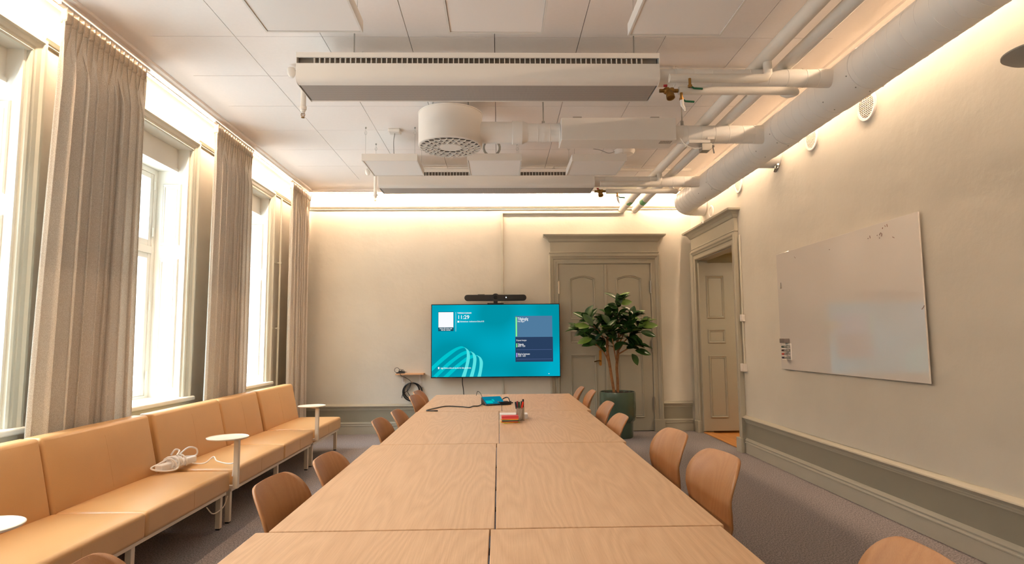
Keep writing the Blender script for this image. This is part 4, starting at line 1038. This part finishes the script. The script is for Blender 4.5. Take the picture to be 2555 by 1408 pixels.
# ------------------------------------------------------------------ shelf with brackets and cables on the end wall
t = thing('wall_shelf', 'small pine wall shelf on two white brackets below the screen', 'shelf', (-1.29, YB, .85))
b = NB(); box(b, -1.50, -1.09, YB-.13, YB-.001, .8555, .877); obj('board', b, M['pine'], t, bevel=.003)
for x in (-1.40, -1.155):
    b = NB(); box(b, x-.02, x+.02, YB-.008, YB-.0005, .725, .849); box(b, x-.02, x+.02, YB-.10, YB-.0005, .849, .855); prism(b, [(YB-.006, .75), (YB-.006, .852), (YB-.08, .852)], lambda p, q, h: (h, p, q), x-.004, x+.004); obj('bracket', b, M['white'], t)
t = thing('power_adapter', 'black adapter with tangled cord lying on the pine shelf', 'adapter', (-1.43, YB-.08, .877))
b = NB(); box(b, -1.49, -1.37, YB-.12, YB-.05, .877, .893); prism(b, [(-1.46, .893), (-1.46, .917), (-1.42, .917), (-1.33, .893)], lambda p, q, h: (p, h, q), YB-.11, YB-.07); obj('brick', b, M['black'], t, bevel=.004)
b = NB()
tube(b, [(-1.485+.035*math.cos(a*PI/8), YB-.09, .925+.035*math.sin(a*PI/8)) for a in range(17)], .0035, 6)
tube(b, spline([(-1.46, YB-.09, .90), (-1.44, YB-.1, .935), (-1.41, YB-.08, .92), (-1.43, YB-.1, .90), (-1.40, YB-.09, .93), (-1.37, YB-.1, .90)]), .0035, 6); obj('cord', b, M['black'], t, smooth=True)
t = thing('coiled_cable', 'black cable coiled and hung on a wall hook below the shelf', 'cable', (-1.27, YB-.03, .74))
b = NB(); rr = random.Random(4)
for k in range(8):
    r = .125+rr.uniform(-.012, .012); cx_ = -1.27+rr.uniform(-.015, .015); cz_ = .735-r-.005; el = rr.uniform(.92, 1.08); yo = YB-.02-.006*k
    tube(b, [(cx_+r*el*math.sin(2*PI*a/28), yo+.006*a/28, .738-r+r*math.cos(2*PI*a/28)) for a in range(29)], .005, 6)
tube(b, spline([(-1.29, YB-.03, .735), (-1.30, YB-.04, .68), (-1.34, YB-.04, .62), (-1.40, YB-.04, .58), (-1.42, YB-.04, .52)]), .005, 6)
tube(b, spline([(-1.28, YB-.03, .735), (-1.31, YB-.04, .69), (-1.34, YB-.04, .63), (-1.31, YB-.04, .56), (-1.27, YB-.04, .53)]), .005, 6)
obj('coil', b, M['black'], t, smooth=True)
b = NB(); tube(b, spline([(-1.28, YB-.03, .742), (-1.31, YB-.035, .775), (-1.36, YB-.05, .81), (-1.42, YB-.132, .85), (-1.43, YB-.135, .884), (-1.42, YB-.115, .886)]), .004, 6); obj('lead', b, M['black'], t, smooth=True)
b = NB(); tube(b, [(-1.27, YB, .742), (-1.27, YB-.06, .742), (-1.27, YB-.066, .755)], .005, 8); obj('hook', b, M['pine'], t, smooth=True)

# ------------------------------------------------------------------ whiteboard
t = thing('whiteboard', 'large frameless whiteboard with faint pen marks on the wall', 'whiteboard', (XR, 5.15, 1.03))
b = NB(); box(b, XR-.034, XR-.022, 4.07, 6.22, 1.035, 2.215); obj('panel', b, M['board'], t, bevel=.0015)
b = NB(); box(b, XR-.022, XR, 4.12, 6.17, 1.09, 2.16); obj('backing_frame', b, M['boardedge'], t)
b = NB(); x = XR-.0348
def stroke(P, r=.0026): tube(b, [(x, y, z) for y, z in P], r, 5)
for P in ([(4.405, 2.19), (4.40, 2.17)], [(4.43, 2.185), (4.425, 2.175)], [(4.455, 2.175), (4.46, 2.165)], [(4.50, 2.125), (4.485, 2.14), (4.47, 2.13), (4.475, 2.11)], [(4.525, 2.13), (4.53, 2.125)], [(4.50, 2.10), (4.505, 2.105)], [(4.62, 2.14), (4.615, 2.12)], [(4.64, 2.125), (4.645, 2.12)], [(4.35, 2.085), (4.33, 2.075)], [(4.095, 1.54), (4.075, 1.555), (4.07, 1.565)], [(5.20, 2.12), (5.205, 2.115)], [(5.83, 2.14), (5.815, 2.125)]): stroke(P)
obj('pen_marks', b, M['ink'], t)
b = NB(); prism(b, [(6.150, 1.855), (6.135, 1.915), (6.128, 1.86)], lambda p, q, h: (h, p, q), XR-.042, XR-.034); tag(obj('board_magnet', b, M['steel']), 'small grey clip magnet on the whiteboard edge', 'magnet')
b = NB(); box(b, XR-.09, XR-.034, 6.02, 6.12, 1.30, 1.345); tag(obj('board_eraser', b, mat('grey_felt', hexc(120, 112, 108), .8), bevel=.004), 'grey felt eraser above the marker holder on the whiteboard', 'eraser')
t = thing('marker_holder', 'white magnetic holder with four slots on the whiteboard', 'marker holder', (XR-.034, 6.06, 1.16))
b = NB(); box(b, XR-.042, XR-.034, 5.99, 6.10, 1.13, 1.295)
for k in range(5): box(b, XR-.085, XR-.042, 6.0, 6.09, 1.135+.036*k, 1.139+.036*k)
obj('rack', b, M['paper'], t, bevel=.001)
for k, (c, n_) in enumerate((((30, 34, 70), 'blue'), ((196, 60, 40), 'red'), ((60, 26, 24), 'brown'), ((40, 70, 54), 'green'))):
    m_ = thing('board_marker', 'whiteboard marker with %s cap in the holder, %s slot' % (n_, ('lowest', 'second lowest', 'second highest', 'highest')[k]), 'marker', (XR-.065, 6.05, 1.15+.036*k), group='markers in the whiteboard holder')
    z = 1.153+.036*k
    b = NB(); cyl(b, (XR-.064, 5.995, z), (XR-.064, 6.07, z), .0095, seg=12); obj('barrel', b, M['grey'], m_, smooth=True)
    b = NB(); cyl(b, (XR-.064, 6.07, z), (XR-.064, 6.12, z), .0105, seg=12); obj('cap', b, mat('cap_%s' % n_, hexc(*c), .4), m_, smooth=True)

# ------------------------------------------------------------------ things on the table
TZ = .74
t = thing('touch_panel', 'teal-screened conference touch panel in a black wedge on the table', 'touch panel', (-.05, 5.85, TZ), rotz=R(22))
b = NB(); prism(b, [(-.065, 0), (.075, 0), (.075, .072), (-.055, .014), (-.065, .012)], lambda p, q, h: (h, p, q), -.10, .10); obj('wedge_body', b, M['black'], t, local=True, bevel=.006)
b = NB(); prism(b, [(-.052, .0165), (.070, .071), (.0695, .0725), (-.0525, .018)], lambda p, q, h: (h, p, q), -.093, .093); s_ = obj('display', b, emis('panel_teal', hexc(16, 140, 170), .75), t, local=True)
b = NB()
prism(b, [(-.046, .0215), (.0, .042), (0, .0427), (-.046, .0222)], lambda p, q, h: (h, p, q), -.085, -.02); prism(b, [(-.02, .0335), (.02, .0512), (.02, .0519), (-.02, .0342)], lambda p, q, h: (h, p, q), -.015, .005); obj('graphic_band', b, emis('panel_cyan', hexc(0, 205, 205), .8), s_, local=True)
b = NB()
for z, (x0, x1), k in ((.006, (.02, .16), 0), (.016, (.04, .18), .4), (.026, (.03, .165), .8)):
    tube(b, [((x0+x1)/2+(x1-x0)/2*math.cos(a*PI/10+k), -.04+.03*math.sin(a*PI/10+k)+.01*k, z) for a in range(20)], .006, 6)
tube(b, spline([(.10, .075, .03), (.16, .085, .055), (.175, .05, .05), (.17, .01, .02)]), .005, 6); obj('folded_cable', b, M['black'], t, local=True, smooth=True)
tag(obj('table_cable', (lambda b: (tube(b, spline([(-.155, 5.83, TZ+.012), (-.19, 5.72, TZ+.006), (-.24, 5.70, TZ+.006), (-.27, 5.60, TZ+.006), (-.34, 5.66, TZ+.006), (-.48, 5.72, TZ+.006), (-.56, 5.60, TZ+.006), (-.63, 5.41, TZ+.006), (-.60, 5.37, TZ+.006), (-.555, 5.36, TZ+.006)]), .005, 7), box(b, -.56, -.53, 5.353, 5.367, TZ+.001, TZ+.011), b)[2])(NB()), M['black'], smooth=True), 'black cable lying across the far table in front of screen', 'cable')
tag(obj('table_cable', (lambda b: (tube(b, spline([(-.10, 5.93, TZ+.05), (-.14, 6.10, TZ+.02), (-.17, 6.45, TZ+.008), (-.20, 6.75, TZ+.03), (-.235, 6.85, TZ+.045), (-.25, 6.80, TZ+.006)]), .0035, 6), b)[1])(NB()), M['black'], smooth=True), 'thin black cable arching behind the touch panel toward the screen', 'cable')
# pen cup with pens
t = thing('pen_cup', 'clear acrylic cup full of pens on the table', 'pen cup', (.163, 4.72, TZ))
b = NB()
for a, c, e, f in ((.13, .133, 4.685, 4.755), (.193, .196, 4.685, 4.755), (.133, .193, 4.685, 4.688), (.133, .193, 4.752, 4.755)): box(b, a, c, e, f, TZ, TZ+.10)
box(b, .133, .193, 4.688, 4.752, TZ, TZ+.004); obj('cup', b, M['acrylic'], t)
pens = [((24, 40, 60), 'navy', (.148, 4.70), (-.022, 0), .137), ((150, 40, 50), 'dark red', (.150, 4.735), (-.008, .004), .139), ((20, 88, 60), 'green', (.158, 4.72), (-.004, 0), .135), ((30, 74, 60), 'dark green', (.166, 4.735), (.008, .004), .138), ((220, 44, 16), 'bright red', (.158, 4.70), (.026, -.003), .137), ((22, 24, 30), 'black', (.183, 4.72), (.003, 0), .155)]
for c, n_, (x, y), (dx, dy_), L_ in pens:
    p = thing('felt_pen', 'felt pen with %s cap standing in the clear cup' % n_, 'pen', (x, y, TZ+.005), group='felt pens in the clear cup')
    a = Vector((x, y, TZ+.0045)); d_ = Vector((dx, dy_, L_))
    b = NB(); cyl(b, a, a+d_*.62, .0068, seg=12); obj('barrel', b, M['paper'] if n_ != 'black' else M['grey'], p, smooth=True)
    b = NB(); cyl(b, a+d_*.62, a+d_, .0078, .007, seg=12); obj('cap', b, mat('pen_cap_%s' % n_.replace(' ', '_'), hexc(*c), .4), p, smooth=True)
b = NB(); box(b, .005, .225, 4.80, 4.915, TZ, TZ+.036); tag(obj('card_box', b, M['paper'], bevel=.002), 'flat white card box lying behind the pen cup', 'box')
pads = [((214, 214, 70), 'lime', 0, .005, 20, 'bottom'), ((214, 96, 44), 'orange', .005, .008, -4, 'second from bottom'), ((38, 84, 84), 'dark teal', .013, .009, 3, 'third from bottom'), ((242, 176, 56), 'amber', .022, .007, -2, 'fourth from bottom'), ((232, 96, 84), 'coral', .029, .012, 2, 'fifth from bottom'), ((206, 52, 62), 'red', .041, .008, 1, 'topmost')]
for c, n_, z, h, rz, pos in pads:
    b = NB(); w, dd = (.062, .045)
    box(b, -w, w, -dd, dd, 0, h); o = obj('sticky_note_pad', b, mat('pad_%s' % n_.replace(' ', '_'), hexc(*c), .7)); o.location = (.082, 4.61, TZ+z); o.rotation_euler = (0, 0, R(rz))
    tag(o, '%s sticky note pad, %s of the stack before the pen cup' % (n_, pos), 'sticky notes', 'sticky note pads stacked by the pen cup')

# ------------------------------------------------------------------ potted rubber plant
PX, PY = 1.655, 8.55
t = thing('potted_plant', 'rubber plant with two trunks in a glossy green pot', 'potted plant', (PX, PY, 0))
b = NB(); prof = [(.195, 0), (.205, .012), (.207, .20), (.212, .215), (.235, .235), (.248, .28), (.252, .40), (.25, .60), (.245, .622), (.236, .625), (.232, .60), (.232, .56)]
lathe(b, (PX, PY, 0), (0, 0, 1), prof, 56, caps=False); obj('pot', b, M['pot'], t, smooth=True, angle=50)
b = NB(); n = 24
lathe(b, (PX, PY, .575), (0, 0, 1), [(.233, 0), (.18, .015), (.1, .02), (0.001, .022)], 28, caps=False)
rr = random.Random(8)
for k in range(60):
    a, q = rr.uniform(0, 2*PI), .21*math.sqrt(rr.random()); s_ = rr.uniform(.012, .024)
    bmesh.ops.create_icosphere(b, subdivisions=1, radius=s_, matrix=Matrix.Translation((PX+q*math.cos(a), PY+q*math.sin(a), .60)))
obj('soil', b, M['soil'], t)
def wp(u, v, dy=0):   # direction helper used at build time only for trunk layout (metres at the plant's depth)
    return Vector((PX+(u-1537)*PY/F*1.0, PY+dy, 1.355+(851-v)*PY/F))
trunks = [([(1529, 985), (1524, 950), (1519, 915), (1514, 880), (1515, 850)], 0), ([(1539, 985), (1539, 950), (1538, 920), (1542, 880), (1541, 850)], .03)]
for tr, dy in trunks:
    b = NB(); tube(b, spline([wp(u, v, dy) for u, v in tr], 5), .02, 10, rs=None); obj('trunk', b, M['bark'], t, smooth=True)
b = NB()
ends = []
br = [((1519, 915), (1505, 885), (1470, 850), (1440, 825), -.05), ((1515, 870), (1500, 840), (1480, 815), (1465, 800), .05), ((1515, 860), (1518, 820), (1520, 800), (1518, 780), 0), ((1538, 915), (1530, 880), (1522, 840), (1510, 830), -.1), ((1541, 860), (1545, 820), (1542, 790), (1545, 755), 0), ((1542, 880), (1565, 850), (1590, 830), (1610, 815), .02), ((1541, 870), (1560, 830), (1572, 805), (1576, 790), -.08), ((1540, 890), (1565, 875), (1580, 868), (1595, 870), -.1), ((1541, 850), (1555, 835), (1565, 830), (1570, 835), -.15)]
for p in br:
    P = [wp(*p[0]), wp(*p[1], dy=p[4]*.5), wp(*p[2], dy=p[4]), wp(*p[3], dy=p[4]*1.4)]
    S_ = spline(P, 6); tube(b, S_, .008, 6, rs=[.012-.009*i/len(S_) for i in range(len(S_))]); ends.append(P)
obj('branches', b, M['bark'], t, smooth=True)
def leaf_mesh(b, base_, direction, normal, L_, w, mi):
    d_ = direction.normalized(); n_ = (normal-d_*normal.dot(d_)).normalized(); s_ = d_.cross(n_)
    N = 8; rows = []
    for i in range(N+1):
        q = i/N; ww = w*(math.sin(PI*min(1, q*1.02))**.75)*(1.0 if q < .9 else .8)+.001
        c = base_+d_*L_*q-n_*L_*.28*q*q*.9
        rows.append([b.verts.new(c+s_*ww+n_*ww*.25), b.verts.new(c+s_*ww*.5+n_*ww*.06), b.verts.new(c), b.verts.new(c-s_*ww*.5+n_*ww*.06), b.verts.new(c-s_*ww+n_*ww*.25)])
    for A, B in zip(rows, rows[1:]):
        for k in range(4):
            f = b.faces.new((A[k], A[k+1], B[k+1], B[k])); f.material_index = mi; f.smooth = True
b = NB(); rr = random.Random(21)
for P in ends:
    S_ = spline(P, 6); n = len(S_)
    for i in range(n//3, n):
        for _ in range(2 if i < n-3 else 3):
            a = rr.uniform(0, 2*PI); up = rr.uniform(-.25, .95)
            d_ = Vector((math.cos(a), math.sin(a)*.8, up)) + (S_[-1]-S_[0]).normalized()*.5
            if rr.random() < .25: continue
            leaf_mesh(b, S_[i], d_, Vector((rr.uniform(-.4, .4), rr.uniform(-.8, .1), 1)), rr.uniform(.15, .235), rr.uniform(.045, .066), 1 if rr.random() < .10 else 0)
for u, v, du, dv, L_, mi in ((1470, 820, -58, -6, .30, 1), (1468, 822, -40, 18, .26, 0), (1478, 818, -30, -40, .24, 0), (1475, 850, -50, 10, .24, 1), (1490, 858, -48, 6, .26, 0), (1545, 768, -4, -30, .19, 0), (1548, 765, 26, -8, .18, 1), (1540, 775, -20, -10, .17, 0), (1600, 822, 30, -6, .25, 1), (1595, 835, 24, 4, .25, 0), (1590, 825, 26, -26, .26, 1), (1580, 880, 40, 6, .26, 0), (1572, 888, 14, 22, .2, 0), (1572, 800, 8, -30, .2, 0), (1560, 815, 20, 8, .2, 1), (1520, 815, -10, -14, .2, 0)):
    p0 = wp(u, v, -.08); p1 = wp(u+du, v+dv, -.1)
    leaf_mesh(b, p0, p1-p0, Vector((rr.uniform(-.3, .3), -1.0, .6)), L_*.9, .05, mi)
obj('leaves', b, [M['leaf'], M['leafl']], t)

# ------------------------------------------------------------------ daylight
w = bpy.data.worlds.new('overcast'); S.world = w; w.use_nodes = True
nt = w.node_tree; bg = nt.nodes['Background']
tc = nt.nodes.new('ShaderNodeTexCoord'); sp_ = nt.nodes.new('ShaderNodeSeparateXYZ'); rp = nt.nodes.new('ShaderNodeValToRGB')
cr_ = rp.color_ramp
cr_.elements[0].position = .34; cr_.elements[0].color = (.40, .41, .41, 1)
cr_.elements[1].position = .72; cr_.elements[1].color = (.82, .92, 1.0, 1)
for p_, c_ in ((.42, (.0042, .0060, .0080, 1)), (.645, (.0050, .0072, .0098, 1))):
    e_ = cr_.elements.new(p_); e_.color = c_
mm = nt.nodes.new('ShaderNodeMath'); mm.operation = 'MULTIPLY_ADD'; mm.inputs[1].default_value = .5; mm.inputs[2].default_value = .5
nt.links.new(tc.outputs['Generated'], sp_.inputs[0]); nt.links.new(sp_.outputs['Z'], mm.inputs[0]); nt.links.new(mm.outputs[0], rp.inputs['Fac'])
nt.links.new(rp.outputs['Color'], bg.inputs['Color'])
bg.inputs['Strength'].default_value = 33.0
for y0, y1 in WINS:
    l = bpy.data.lights.new('window_portal', 'AREA'); l.shape = 'RECTANGLE'; l.size = y1-y0; l.size_y = ZW-ZS
    l.cycles.is_portal = True
    o = bpy.data.objects.new('window_portal', l); C.objects.link(o); o.location = (XL-.45, (y0+y1)/2, (ZS+ZW)/2); o.rotation_euler = (R(90), 0, R(-90))

S.view_settings.view_transform = 'Standard'; S.view_settings.look = 'None'; S.view_settings.gamma = 1
S.view_settings.use_curve_mapping = False
S.view_settings.exposure = 0.0
S.cycles.use_denoising = True
S.cycles.max_bounces = 10; S.cycles.diffuse_bounces = 6; S.cycles.transparent_max_bounces = 12
S.cycles.sample_clamp_indirect = 8
S.cycles.caustics_reflective = False; S.cycles.caustics_refractive = False
